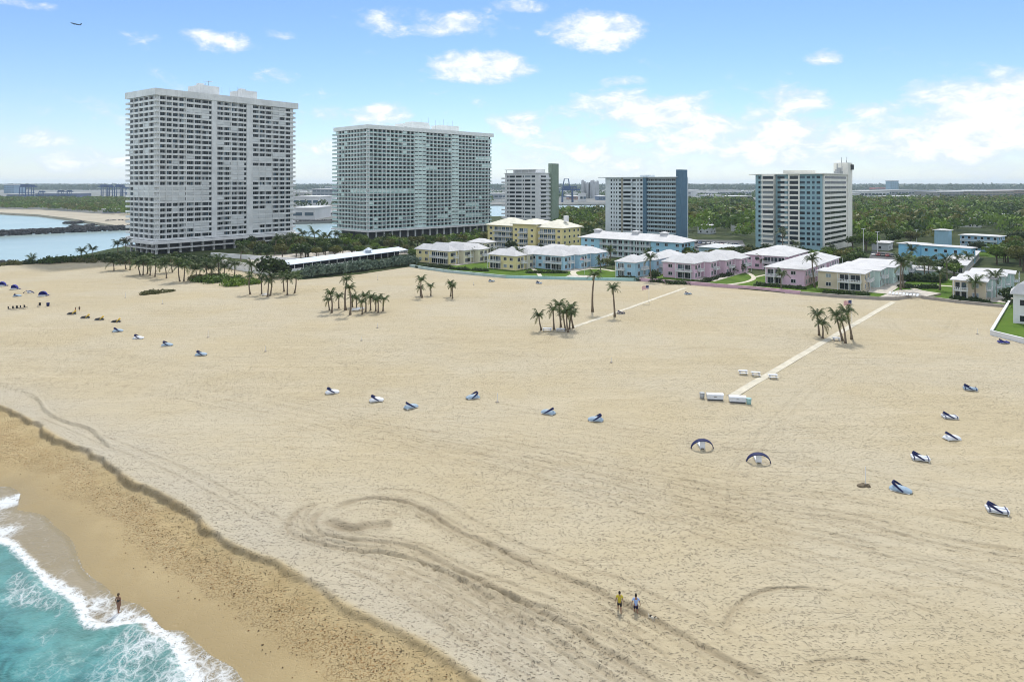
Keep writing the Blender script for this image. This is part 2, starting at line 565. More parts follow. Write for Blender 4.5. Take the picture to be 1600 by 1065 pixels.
def build_sand():
    rows = [34.0]
    while rows[-1] < 352:
        rows.append(rows[-1] * (1.0023 if rows[-1] < 115 else 1.008))
    Yr = np.array(rows)
    nc = 860
    t = np.linspace(-1, 1, nc)
    Y = np.repeat(Yr[:, None], nc, 1)
    X = t[None, :] * (0.80 * Y + 12)
    ds, ss, _ = sdist(X, Y, SCARP)          # left of its direction = landward
    dw, sw, _ = sdist(X, Y, SWASH)
    land = ds * ss                          # >0 landward of the scarp
    wat = dw * sw                           # >0 landward of the swash edge
    und = (fbm(X * 0.05, Y * 0.07, 3, 3) - 0.5) * 0.5 + (fbm(X * 0.25, Y * 0.3, 5, 3) - 0.5) * 0.16
    fade = 1 - sstep(Y, 170, 250)
    Z = und * fade - 0.18 * (1 - fade)
    Z += 0.25 * np.exp(-(land / 7) ** 2) * fade           # the berm crest stands a little proud
    # scarp fades out towards the near end
    _, _, pos = sdist(X, Y, SCARP)
    sh = 0.62 * sstep(pos, 0.20, 0.32) * (1 - 0.55 * sstep(pos, 0.60, 0.85))
    wob = (fbm(X * 0.28, Y * 0.28, 11, 4) - 0.5) * 1.5
    drop = sh * (1 - sstep(land + wob, -0.40, 0.10))
    below = np.clip(-land, 0, None)
    frac = below / (below + np.clip(wat, 0.01, None))
    face = np.where(land < 0, -0.25 * sstep(below, 0, 2) - (1.78 - 0.25 - sh) * np.clip(frac, 0, 1), 0)
    Z = np.where(land < 0, Z * (1 - 0.85 * np.clip(frac * 1.3, 0, 1)), Z) - drop + face
    Z = np.where(wat < 0, np.minimum(-1.78 + 0.075 * wat, -1.78), np.maximum(Z, np.where(land < 0, -1.78 + 0.03 * np.clip(wat, 0, 20), -5)))
    # the older, softer scarp
    do, so, po = sdist(X, Y, OLD_SCARP)
    Z -= 0.28 * np.exp(-np.clip(-do * so, 0, None) / 2.5) * (do * so < 0) * (land > 0) * sstep(po, .25, .45)
    Z += 0.13 * np.exp(-((do * so - 0.25) / 0.3) ** 2) * sstep(po, .25, .45)
    # tracks
    trk = np.zeros_like(X)
    for l, w, dep in TRACKS:
        xs, ys = [p[0] for p in l], [p[1] for p in l]
        m = (X > min(xs) - 2) & (X < max(xs) + 2) & (Y > min(ys) - 2) & (Y < max(ys) + 2)
        d, s_, p_ = sdist(X[m], Y[m], l)
        k = 0.55 + 0.9 * fbm(X[m] * 0.35, Y[m] * 0.35, 21, 2)
        d = d + (fbm(X[m] * 1.3, Y[m] * 1.3, 23, 2) - .5) * 0.25
        end = sstep(p_, 0, .06) * (1 - sstep(p_, .94, 1))
        rut = np.exp(-(d / (w * .55)) ** 2)
        rid = np.exp(-((d - w) / (w * .45)) ** 2)
        Z[m] += (-dep * rut + 0.55 * dep * rid) * k * end * 1.7
        trk[m] = np.maximum(trk[m], (np.exp(-(d / (w * 1.2)) ** 2) * dep / .13 * k * end))
    # footprints and scuffs fine enough for the near rows
    near = 1 - sstep(Y, 70, 130)
    scuff = 0.45 + 0.75 * fbm(X * 0.06, Y * 0.06, 31, 3)
    dry = sstep(wat, 3.0, 7.0)
    Z += (fbm(X * 1.5, Y * 1.7, 9, 2) - 0.5) * 0.17 * near * scuff * dry * (1 - np.clip(trk, 0, .6))
    # coast towards the inlet drops under the water
    dc, sc_, _ = sdist(X, Y, COAST_W)
    Z = np.where((dc * sc_ > 0) & (Y > 150), -0.2 - np.clip(dc * .25, 0, 4), Z)
    # wetness, weed line, footprint strength
    n = fbm(X * 0.16, Y * 0.16, 41, 4)
    wet = np.where(land < 0.3, 1 - sstep(wat + (n - .5) * 4.0, -1.0, 8.0), 0)
    damp = np.where(land < 0.4, 1.0 - 0.25 * n, 0) * sstep(-land, -0.4, 0.4)
    weed = np.where(land < 0, np.exp(-((frac - 0.36 + (n - .5) * .35) / 0.24) ** 2), 0) * sstep(-land, 0.3, 1.5)
    grey = np.exp(-(np.clip(land - 1.5, 0, None) / 7.0) ** 2) * sstep(land, -.2, .8) * (0.5 + .7 * n)
    scarp_shade = np.exp(-((land + wob + .18) / .26) ** 2) * sh / .62 * (0.55 + 0.9 * fbm(X * 1.1, Y * 1.1, 71, 3))
    me = gridmesh('beach', X, Y, Z, [sand_mat()], {'wet': wet, 'damp': damp, 'weed': weed, 'track': np.clip(trk, 0, 1.3), 'scarp': scarp_shade, 'dry': dry * scuff, 'grey': grey})
    return tag(add('beach', me), 'wide pale sand beach with tyre tracks and footprints', 'beach', kind='structure'), (X, Y, Z)


def sand_mat():
    m, nt, b = new_mat('sand')
    tc = nt.n('ShaderNodeTexCoord').outputs['Object']
    L = nt.nt.links
    rk = nt.mapping(tc, (0.10, 0.9, 1), (0, 0, R(17)))
    rk2 = nt.mapping(tc, (0.035, 0.32, 1), (0, 0, R(9)))
    streak = nt.noise(rk, 1.0, 4, 0.6)
    streak2 = nt.noise(rk2, 1.0, 4, 0.6)
    fine = nt.noise(nt.mapping(tc, (0.06, 3.2, 1), (0, 0, R(19))), 1.0, 3, 0.6)
    fine2 = nt.noise(nt.mapping(tc, (0.05, 2.6, 1), (0, 0, R(34))), 1.0, 3, 0.6)
    fl = nt.m('MULTIPLY', nt.step(nt.m('MAXIMUM', fine, nt.m('MULTIPLY', fine2, 0.96)), 0.58, 0.74), nt.step(nt.noise(tc, 0.045, 3, 0.5), 0.40, 0.62))
    big = nt.noise(tc, 0.035, 4, 0.55)
    mid = nt.noise(tc, 0.3, 4, 0.6)
    c = nt.mix(nt.step(big, 0.35, 0.65), (0.465, 0.395, 0.262), (0.480, 0.424, 0.310))
    c = nt.mix(nt.m('MULTIPLY', nt.step(streak, 0.48, 0.75), 0.55), c, (0.405, 0.338, 0.222))
    c = nt.mix(nt.m('MULTIPLY', nt.step(streak2, 0.5, 0.72), 0.55), c, (0.53, 0.46, 0.325))
    c = nt.mix(nt.m('MULTIPLY', nt.step(mid, 0.55, 0.8), 0.4), c, (0.41, 0.345, 0.23))
    dry = nt.attr('dry')
    c = nt.mix(nt.m('MULTIPLY', nt.m('MULTIPLY', fl, dry), 0.45), c, (0.30, 0.25, 0.17))
    # footprint dimples: shade painted into the colour, with some moister upturned sand
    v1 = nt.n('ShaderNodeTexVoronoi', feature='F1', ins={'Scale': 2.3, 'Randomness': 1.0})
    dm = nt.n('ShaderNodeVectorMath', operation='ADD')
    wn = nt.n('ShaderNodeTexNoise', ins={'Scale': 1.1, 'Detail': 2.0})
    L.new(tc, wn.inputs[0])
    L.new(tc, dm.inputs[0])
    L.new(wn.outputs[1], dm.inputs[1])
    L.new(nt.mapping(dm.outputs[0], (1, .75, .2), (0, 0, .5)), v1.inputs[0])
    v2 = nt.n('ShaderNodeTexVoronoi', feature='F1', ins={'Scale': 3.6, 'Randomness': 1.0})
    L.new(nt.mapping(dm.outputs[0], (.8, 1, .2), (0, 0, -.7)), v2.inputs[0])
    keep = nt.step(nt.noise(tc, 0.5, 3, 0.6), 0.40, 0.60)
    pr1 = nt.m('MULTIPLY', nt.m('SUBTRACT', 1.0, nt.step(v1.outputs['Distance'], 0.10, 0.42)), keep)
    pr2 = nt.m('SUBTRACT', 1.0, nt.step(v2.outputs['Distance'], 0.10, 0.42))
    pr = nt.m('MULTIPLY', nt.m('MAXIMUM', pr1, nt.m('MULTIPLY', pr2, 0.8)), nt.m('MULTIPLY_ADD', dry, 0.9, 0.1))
    gr = nt.attr('grey')
    c = nt.mix(nt.m('MULTIPLY', gr, 0.6), c, (0.44, 0.405, 0.335))
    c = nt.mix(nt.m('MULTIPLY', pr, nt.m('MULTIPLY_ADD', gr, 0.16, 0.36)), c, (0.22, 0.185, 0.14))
    c = nt.mix(nt.m('MULTIPLY', nt.attr('track'), 0.62), c, (0.27, 0.222, 0.15))
    # damp foreshore, wrack bits, wet swash
    fore = nt.mix(nt.step(mid, 0.3, 0.7), (0.37, 0.275, 0.132), (0.445, 0.345, 0.182))
    c = nt.mix(nt.m('MULTIPLY', nt.attr('damp'), 0.95), c, fore)
    wv = nt.noise(tc, 5.2, 4, 0.75)
    wsp = nt.m('MULTIPLY', nt.step(wv, 0.50, 0.63), nt.step(nt.m('MULTIPLY', nt.attr('weed'), nt.m('ADD', nt.noise(tc, 0.55, 3), 0.25)), 0.18, 0.55))
    wc = nt.mix(nt.step(nt.noise(tc, 2.3, 2), 0.4, 0.6), (0.13, 0.066, 0.026), (0.32, 0.155, 0.045))
    c = nt.mix(nt.m('MULTIPLY', wsp, 0.7), c, wc)
    c = nt.mix(nt.m('MULTIPLY', nt.attr('scarp'), 0.6), c, (0.19, 0.15, 0.095))  # scarp face darkened in the colour to deepen its shade
    wet = nt.attr('wet')
    c = nt.mix(nt.m('MULTIPLY', wet, 0.9), c, (0.285, 0.213, 0.098))
    grain = nt.noise(tc, 9.0, 3, 0.7)
    c = nt.mix(nt.m('MULTIPLY', nt.step(grain, 0.45, 0.8), 0.30), c, (0.24, 0.20, 0.14))
    L.new(c, b.inputs['Base Color'])
    L.new(nt.m('MULTIPLY_ADD', wet, -0.5, 0.92), b.inputs['Roughness'])
    L.new(nt.m('MULTIPLY_ADD', wet, 0.2, 0.1), b.inputs['Specular IOR Level'])
    h = nt.m('ADD', nt.m('MULTIPLY', pr, -0.13), nt.m('MULTIPLY', nt.m('MULTIPLY', grain, nt.m('SUBTRACT', 1.0, wet)), 0.07))
    h = nt.m('ADD', h, nt.m('MULTIPLY', nt.m('MULTIPLY', streak, nt.m('SUBTRACT', 1.0, wet)), 0.10))
    h = nt.m('ADD', h, nt.m('MULTIPLY', wsp, 0.025))
    h = nt.m('ADD', h, nt.m('MULTIPLY', nt.m('MULTIPLY', fl, dry), -0.06))
    bp = nt.n('ShaderNodeBump', ins={'Strength': 1.0, 'Distance': 1.0})
    L.new(h, bp.inputs['Height'])
    L.new(bp.outputs[0], b.inputs['Normal'])
    return m


def sea_mat(near):
    m, nt, b = new_mat('sea_near' if near else 'sea_far')
    tc = nt.n('ShaderNodeTexCoord').outputs['Object']
    L = nt.nt.links
    out = m.node_tree.nodes['Material Output']
    if not near:
        big = nt.noise(tc, 0.01, 4, 0.6)
        c = nt.mix(nt.step(big, 0.3, 0.7), (0.30, 0.40, 0.40), (0.36, 0.45, 0.44))
        L.new(c, b.inputs['Base Color'])
        b.inputs['Roughness'].default_value = 0.22
        b.inputs['IOR'].default_value = 1.33
        bp = nt.n('ShaderNodeBump', ins={'Strength': 0.22, 'Distance': 1.0})
        L.new(nt.m('ADD', nt.m('MULTIPLY', nt.noise(tc, 0.16, 3, 0.6), 0.7), nt.m('MULTIPLY', nt.noise(tc, 0.7, 2), 0.16)), bp.inputs['Height'])
        L.new(bp.outputs[0], b.inputs['Normal'])
        return m
    foam, film, deep = nt.attr('foam'), nt.attr('film'), nt.attr('deep')
    n1 = nt.noise(nt.mapping(tc, (1, 1, 1), (0, 0, R(-38))), 0.42, 5, 0.62, 0.5)
    c = nt.mix(nt.step(n1, 0.32, 0.66), (0.006, 0.076, 0.094), (0.055, 0.245, 0.262))
    c = nt.mix(nt.m('MULTIPLY', nt.m('SUBTRACT', 1.0, deep), 0.55), c, (0.16, 0.32, 0.28))
    # lacy foam: thin walls between cells, filled where the mask is strong
    wn = nt.n('ShaderNodeTexNoise', ins={'Scale': 0.9, 'Detail': 4.0, 'Roughness': .65})
    L.new(tc, wn.inputs[0])
    dm = nt.n('ShaderNodeVectorMath', operation='ADD')
    L.new(tc, dm.inputs[0])
    L.new(wn.outputs[1], dm.inputs[1])
    vo = nt.n('ShaderNodeTexVoronoi', feature='DISTANCE_TO_EDGE', ins={'Scale': 1.35})
    L.new(nt.mapping(dm.outputs[0], (1, .6, 1), (0, 0, R(52))), vo.inputs[0])
    vo2 = nt.n('ShaderNodeTexVoronoi', feature='DISTANCE_TO_EDGE', ins={'Scale': 4.2})
    L.new(dm.outputs[0], vo2.inputs[0])
    lace = nt.m('MAXIMUM', nt.m('SUBTRACT', 1.0, nt.m('MULTIPLY', vo.outputs[0], 5.0)), nt.m('SUBTRACT', 0.85, nt.m('MULTIPLY', vo2.outputs[0], 5.0)))
    val = nt.m('ADD', nt.m('MULTIPLY', foam, 1.25), nt.m('ADD', nt.m('MULTIPLY', lace, 0.42), nt.m('MULTIPLY', nt.m('SUBTRACT', n1, 0.5), 0.8)))
    fm = nt.m('MULTIPLY', nt.step(val, 0.55, 1.35), nt.step(foam, 0.03, 0.35))
    c = nt.mix(nt.step(film, 0.05, 0.5), c, (0.44, 0.385, 0.29))
    c = nt.mix(fm, c, (0.62, 0.645, 0.66))
    L.new(c, b.inputs['Base Color'])
    L.new(nt.m('MULTIPLY_ADD', fm, 0.45, 0.34), b.inputs['Roughness'])
    b.inputs['IOR'].default_value = 1.33
    bp = nt.n('ShaderNodeBump', ins={'Strength': 0.8, 'Distance': 1.0})
    hh = nt.m('ADD', nt.m('MULTIPLY', nt.noise(nt.mapping(tc, (1, 2, 1), (0, 0, R(-38))), 0.6, 4, 0.6), 0.34), nt.m('MULTIPLY', fm, 0.08))
    L.new(hh, bp.inputs['Height'])
    L.new(bp.outputs[0], b.inputs['Normal'])
    tr = nt.n('ShaderNodeBsdfTransparent', ins={0: (0.93, 0.95, 0.93, 1)})
    ms = nt.n('ShaderNodeMixShader')
    L.new(nt.m('MULTIPLY', film, nt.m('SUBTRACT', 1.0, nt.m('MULTIPLY', fm, 0.95))), ms.inputs[0])
    L.new(b.outputs[0], ms.inputs[1])
    L.new(tr.outputs[0], ms.inputs[2])
    L.new(ms.outputs[0], out.inputs[0])
    return m


def build_sea():
    ys = [30.0]
    while ys[-1] < 110:
        ys.append(ys[-1] * 1.0035)
    Y = np.repeat(np.array(ys)[:, None], 330, 1)
    t = np.linspace(0, 1, 330)[None, :]
    x0, x1 = -0.95 * Y - 22, -0.18 * Y - 6
    X = x0 + (x1 - x0) * t
    dE, sE, _ = sdist(X, Y, SWASH)
    dF, sF, pF = sdist(X, Y, BREAK)
    e = -dE * sE                            # >0 seaward of the swash edge
    f = -dF * sF                            # >0 seaward of the break line
    n = fbm(X * .22, Y * .22, 51, 4)
    n2 = fbm(X * .8, Y * .8, 57, 4)
    u, v = X * .616 + Y * .788, -X * .788 + Y * .616     # across / along the shore
    sw = sstep(f, 0, 6)
    Z = SEA_Z + 0.02 + sw * (0.20 * np.sin(u * .85 + 2.6 * n * 3) + 0.25 * (fbm(u * .55, v * .16, 61, 4) - .5) + 0.10 * (n2 - .5)) * .8
    Z += 0.30 * np.exp(-((f - .5 - n) / .8) ** 2) * (0.4 + n)           # the breaker's lip
    Z += 0.03 * (n2 - .5)
    Z = np.where(e < 0, SEA_Z - 0.12, Z)
    foam = 0.95 * np.exp(-((f - .1 + (n - .5) * 1.6) / (0.55 + .5 * n)) ** 2)
    foam = np.maximum(foam, 0.5 * np.exp(-((f - 2.2) / 2.0) ** 2) * sstep(n, .45, .65))
    foam = np.maximum(foam, 0.6 * np.exp(-((e - .12) / .16) ** 2) * (0.3 + n))     # thin line at the swash edge
    foam = np.maximum(foam, 0.30 * (f < 0) * (e > 0) * sstep(n2, .42, .62))
    for px, py, r, w in ((10, 785, 2.2, 1.1), (5, 830, 2.2, .9), (30, 775, 1.3, 1.0), (150, 945, 2.2, .75), (185, 965, 1.8, .9), (240, 1005, 3.4, .62), (300, 1040, 4.2, .60), (215, 1035, 3.6, .50),
                         (340, 1055, 3.2, .62), (170, 1050, 3.6, .36), (260, 1080, 5, .58), (75, 985, 3, .26), (40, 940, 4, .22), (90, 1040, 4, .3), (20, 1010, 4, .2), (-60, 820, 6, .6)):
        c = G(px, py, SEA_Z)
        foam = np.maximum(foam, w * np.exp(-((X - c.x) ** 2 + (Y - c.y) ** 2) / r ** 2))
    foam *= sstep(e, 0.0, .12)
    lit = sstep(-f, -0.6, .3)               # 1 in the thin swash sheet
    low = sstep(X, -24, -18)
    film = np.clip(lit * (0.66 - .25 * n), 0, 1)
    film = np.maximum(film, (1 - sstep(e, 0.1, 2.0)) * .8)
    deep = sstep(f + (n - .5) * 6, 0, 12)
    me = gridmesh('sea_surf', X, Y, Z, [sea_mat(True)], {'foam': foam, 'film': film, 'deep': deep})
    tag(add('sea_surf', me), 'turquoise surf breaking in white foam on the sand', 'sea', kind='structure')
    b = MB().poly([(-30000, -3000, -2.15), (30000, -3000, -2.15), (30000, 30000, -2.15), (-30000, 30000, -2.15)])
    tag(b.build('sea', sea_mat(False)), 'pale open water of the inlet and channel', 'water', kind='structure')


beach, SAND = build_sand()
build_sea()


def sand_z(x, y):
    X, Y, Z = SAND
    i = int(np.clip(np.searchsorted(Y[:, 0], y), 0, len(Y) - 1))
    j = int(np.clip(np.searchsorted(X[i], x), 0, X.shape[1] - 1))
    return float(Z[i, j])


def S(px, py, it=4):
    """photo pixel -> point on the sand"""
    z = 0.0
    for _ in range(it):
        p = G(px, py, z)
        z = sand_z(p.x, p.y)
    return Vector((p.x, p.y, z))

# ------------------------------------------------------------------ land
def ground_mat(name, a, bb, c3, scale=0.02):
    m, nt, b = new_mat(name)
    tc = nt.n('ShaderNodeTexCoord').outputs['Object']
    c = nt.mix(nt.step(nt.noise(tc, scale, 5, 0.6), 0.4, 0.6), a, bb)
    c = nt.mix(nt.m('MULTIPLY', nt.step(nt.noise(tc, scale * 9, 4, 0.65), 0.5, 0.7), 0.6), c, c3)
    nt.nt.links.new(c, b.inputs['Base Color'])
    b.inputs['Roughness'].default_value = 0.9
    b.inputs['Specular IOR Level'].default_value = 0.1
    return m


M_SOIL = ground_mat('soil', (0.028, 0.048, 0.014), (0.060, 0.080, 0.026), (0.12, 0.11, 0.07))
M_LAWN = ground_mat('lawn_grass', (0.055, 0.115, 0.009), (0.085, 0.155, 0.014), (0.12, 0.155, 0.024), 0.12)
M_PORT = ground_mat('port_yard', (0.16, 0.17, 0.17), (0.24, 0.24, 0.23), (0.06, 0.09, 0.06), 0.006)
M_FARSAND = ground_mat('far_sand', (0.38, 0.34, 0.27), (0.44, 0.40, 0.32), (0.30, 0.27, 0.2), 0.03)
M_PAVE = paint('pavement', (0.50, 0.46, 0.40), 0.85, 0.15, 0.8)
M_ROAD = paint('asphalt', (0.10, 0.10, 0.105), 0.9, 0.2, 0.3)
M_MATWAY = paint('sand_walkway', (0.54, 0.50, 0.40), 0.85, 0.12, 0.6)

land = [tuple(p) for p in BACK] + gl([(3000, 470), (2600, 330), (2200, 300), (1300, 300), (1150, 322)]) + [tuple(p) for p in reversed(COAST_W)]
tag(MB().prism(land, -3.5, 0.05).build('ground', M_SOIL), 'built up strip of land behind the beach', 'ground', kind='structure')
# the far bank: beach, woods and port up to the horizon
FAR = gl([(-1500, 337), (-400, 331), (0, 332), (60, 335), (110, 341), (150, 347), (205, 355), (300, 352), (457, 347), (530, 345), (640, 335), (770, 319.5), (870, 319), (960, 318.5), (1100, 320)])
far = FAR + [(2600, 1500), (16000, 2500), (16000, 14000), (-16000, 14000), (-16000, 1000)]
tag(MB().prism(far, -4, 0.0).build('far_ground', M_PORT), 'flat far bank of the channel with the port', 'ground', kind='structure')
fb = gl([(-1500, 337.5), (-400, 331.4), (0, 332.3), (60, 335.4), (110, 341.5), (150, 347.6), (205, 355.8), (260, 353.5), (260, 333), (150, 334), (60, 327.5), (-60, 326), (-400, 326), (-1500, 330)])
tag(MB().prism(fb, -4, 0.25).build('far_beach', M_FARSAND), 'narrow far beach across the inlet', 'beach', kind='structure')


def sheet(name, pts, z, m, label, cat, kind='structure', th=0.12):
    return tag(MB().prism([tuple(p[:2]) for p in pts], z - th, z).build(name, m), label, cat, kind=kind)


U = lambda a: Vector((math.cos(R(a)), math.sin(R(a)), 0))
GRID = 52.0

# ------------------------------------------------------------------ building kit
M_WHITE = paint('white_paint', (0.78, 0.78, 0.78), 0.65, 0.07, 0.2, grime=0.25)
M_ROOFW = paint('white_roof', (0.56, 0.56, 0.57), 0.75, 0.08, 0.25, grime=0.45)
M_RAIL = paint('white_rail', (0.72, 0.74, 0.75), 0.5, 0.05)
M_GLASS = glass('dark_glass', (0.018, 0.026, 0.034))
M_GLASS2 = glass('blue_glass', (0.05, 0.085, 0.115))
M_CURT = glass('curtained_glass', (0.26, 0.30, 0.32), 0.25, 0.3)
M_FRAME = paint('window_frame', (0.66, 0.68, 0.68), 0.5, 0.05)
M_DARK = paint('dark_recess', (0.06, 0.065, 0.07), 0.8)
M_GREY = paint('grey_plant', (0.40, 0.42, 0.43), 0.7)
M_STEEL = paint('galvanised_steel', (0.33, 0.35, 0.37), 0.45, 0.1, metal=0.5)

_wc = {}


def fbox(mb, face, s0, s1, z0, z1, o0, o1):
    """box on the sea face 'S' (x = 0) or the side face 'R' (y = 0); o = metres in front of the wall"""
    if face == 'S':
        mb.box(-o1, -o0, s0, s1, z0, z1)
    else:
        mb.box(s0, s1, -o1, -o0, z0, z1)


def fpos(face, s, z, o=0.0):
    return (-o, s, z) if face == 'S' else (s, -o, z)


def win_mesh(face, w, h, g, framed=True):
    key = (face, round(w, 2), round(h, 2), g.name, framed)
    if key in _wc:
        return _wc[key]
    b = MB()
    if framed:
        t = 0.09
        b.mat(1)
        fbox(b, face, 0, w, 0, t, -.05, .10)
        fbox(b, face, 0, w, h - t, h, -.05, .10)
        fbox(b, face, 0, t, t, h - t, -.05, .10)
        fbox(b, face, w - t, w, t, h - t, -.05, .10)
        if w > 1.5:
            fbox(b, face, w / 2 - t / 2, w / 2 + t / 2, t, h - t, -.05, .09)
        b.mat(0)
        fbox(b, face, t, w - t, t, h - t, -.05, .03)
    else:
        b.mat(0)
        fbox(b, face, 0, w, 0, h, -.05, .06)
    _wc[key] = b.mesh('window', [g, M_FRAME])
    return _wc[key]


class Win:
    """windows of one building: the first 300 by nearness are parts, the rest one joined part"""
    def __init__(s, root):
        s.root, s.items = root, []

    def put(s, face, a, z, w, h, g=None, o=0.0, framed=True):
        s.items.append((face, a, z, w, h, g or M_GLASS, o, framed))

    def done(s, limit=300):
        it = sorted(s.items, key=lambda i: i[1] + 0.2 * i[2])
        for face, a, z, w, h, g, o, fr in it[:limit]:
            add('window', win_mesh(face, w, h, g, fr), s.root, fpos(face, a, z, o))
        if it[limit:]:
            gs = []
            b = MB()
            for face, a, z, w, h, g, o, fr in it[limit:]:
                if g not in gs:
                    gs.append(g)
                b.mat(gs.index(g))
                fbox(b, face, a, a + w, z, z + h, o - .05, o + .06)
            tag(b.build('window_rows', gs, s.root), kind='stuff')


def solve(corner, ang, px):
    """metres along direction ang from the corner until the photo column px"""
    d = U(ang)
    k = (px - 800) / F
    return (k * corner.y - corner.x) / (d.x - k * d.y)


def part(root, name, mats, fn, smooth=False):
    b = MB()
    fn(b)
    return b.build(name, mats, root, smooth=smooth)


# ------------------------------------------------------------------ the two beach towers
def tower_one():
    rnd = random.Random(11)
    c = G(245, 397.5)
    ang = 53.0
    L, W = solve(c, ang, 458), solve(c, ang + 90, 203)
    root = thing('apartment_tower', 'tall white apartment tower with stacked balcony bands and two roof boxes', 'tower', (c.x, c.y, 0), R(ang))
    H, NF, z0 = 84.5, 27, 7.0
    fh = (H - 3.6 - z0) / NF
    part(root, 'wall', [paint('tower_white', (0.69, 0.71, 0.71), 0.7, 0.10, 0.15, grime=0.4)], lambda b: b.box(0, L, 0, W, z0 - 1, H - 1.2))
    mw = MATS['tower_white']
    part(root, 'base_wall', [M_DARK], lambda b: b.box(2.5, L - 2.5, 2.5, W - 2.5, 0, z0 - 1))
    part(root, 'canopy_slab', [M_WHITE], lambda b: b.box(-4, L + 3, -4, W + 3, z0 - 1.6, z0 - 0.4))
    part(root, 'canopy_slab', [M_WHITE], lambda b: b.box(-2.5, L + 2, -2.5, W + 2, 2.6, 3.2))
    for k in range(14):
        add('column', bpy.data.meshes.get('tcol') or MB().box(-.5, .5, -.5, .5, 0, z0 - 1.6).mesh('tcol', M_WHITE), root, (k * (L - 1) / 13, 0.5, 0))
    for k in range(1, 6):
        add('column', bpy.data.meshes['tcol'], root, (0.5, k * W / 5 - .5, 0))
    Wn = Win(root)
    sx = lambda zx: solve(c, ang, 180 + zx / 3.55)
    # bays on the side face: [start, end] in metres of window groups; solid piers between
    secs = [(1.0, sx(383), 4), (sx(390), sx(518), 3), (sx(560), sx(636), 2), (sx(640), sx(712), 2), (sx(757), sx(866), 3), (sx(870), sx(972), 3)]
    piers = [(sx(519), sx(557)), (sx(713), sx(755))]
    bays = {'R': [], 'S': []}
    for a, e, n in secs:
        for k in range(n):
            w = (e - a) / n
            bays['R'].append((a + k * w, a + (k + 1) * w))
    n = 5
    for k in range(n):
        bays['S'].append((1.0 + k * (W - 1.5) / n, 1.0 + (k + 1) * (W - 1.5) / n))
    closed = {}
    for lo, hi, b0, b1 in ((7, 9, 0, 6), (7, 7, 4, 7), (10, 10, 6, 6), (13, 14, 9, 10), (11, 12, 9, 10), (15, 15, 11, 13), (12, 13, 11, 13), (2, 4, 11, 13), (22, 22, 7, 8), (24, 24, 4, 5),
                           (23, 24, 6, 6), (2, 3, 9, 10), (18, 18, 7, 7), (9, 9, 12, 13), (25, 26, 14, 15), (3, 3, 14, 15), (1, 2, 5, 6), (14, 14, 8, 8), (16, 16, 14, 15)):
        for f_ in range(lo, hi + 1):
            for k in range(b0, b1 + 1):
                closed[('R', f_, k)] = 1
    for k in range(0, 5):
        closed[('S', 8, k)] = closed[('S', 9, k)] = k < 4
    sh = paint('storm_shutter', (0.62, 0.65, 0.66), 0.6, 0.05, rnd=0.12)
    for f_ in range(NF):
        z = z0 + f_ * fh
        for face, ln in (('R', L), ('S', W)):
            part(root, 'balcony_band', [mw], lambda b: (fbox(b, face, -0.9 if face == 'R' else 0, ln, z - .1, z + .95, 0, 0.9)))
            for k, (a, e) in enumerate(bays[face]):
                if closed.get((face, f_, k)):
                    part(root, 'shutter', [sh], lambda b: fbox(b, face, a + .05, e - .05, z + 1.12, z + fh - .1, 0, 0.72))
                    continue
                if rnd.random() < 0.035:
                    part(root, 'shutter', [sh], lambda b: fbox(b, face, a + .05, e - .05, z + 1.12, z + fh - .1, 0, 0.6))
                    continue
                m = max(2, int(round((e - a) / 1.55)))
                w = (e - a - .7) / m
                for q in range(m):
                    g = M_GLASS if rnd.random() < .8 else (M_CURT if rnd.random() < .4 else M_GLASS2)
                    Wn.put(face, a + .35 + q * w + .08, z + .8, w - .16, fh - 1.0, g, 0.12, False)
        for a, e in piers:
            Wn.put('R', a - .1, z + 1.0, 1.3, fh - 1.35, M_GLASS, 0.30, False)
        for x, y in ((L, 0.8), (L, W - 5), (-1.2, W - 1.5)):
            part(root, 'end_balcony', [mw], lambda b: b.box(x, x + 2.3, y, y + 4.0, z - .12, z + 1.0))
    for a, e in piers:
        part(root, 'pier', [mw], lambda b: fbox(b, 'R', a + 1.2, e, z0, H - 2, 0.0, 1.25))
    for face, bb in bays.items():
        for a, e in bb:
            part(root, 'fin', [mw], lambda b: fbox(b, face, a - .16, a + .16, z0, H - 2, 0.05, 1.02))
    part(root, 'roof', [mw], lambda b: b.box(-1.6, L + 2.6, -1.6, W + 2.2, H - 3.4, H))
    pent = lambda a, e, h: part(root, 'roof_house', [mw], lambda b: (b.box(a, e, W * .25, W * .68, H, H + h), b.box(a + 2, a + 5, W * .4, W * .5, H + h, H + h + 1.5)))
    pent(L * .33, L * .47, 5.6)
    pent(L * .64, L * .76, 5.4)
    an = part(root, 'antenna', [M_STEEL], lambda b: (b.tube([(L * .40, W * .3, H + 4), (L * .40, W * .3, H + 8.5)], .14), b.tube([(L * .40 - 3, W * .3, H + 8), (L * .40 + 2.5, W * .3, H + 8.2)], .12)))
    for k in range(6):
        part(root, 'antenna', [M_STEEL], lambda b: b.tube([(L * (.4 + .06 * k), W * .4, H + 3), (L * (.4 + .06 * k), W * .4, H + 6 + rnd.random() * 2)], .07, 4))
    Wn.done()


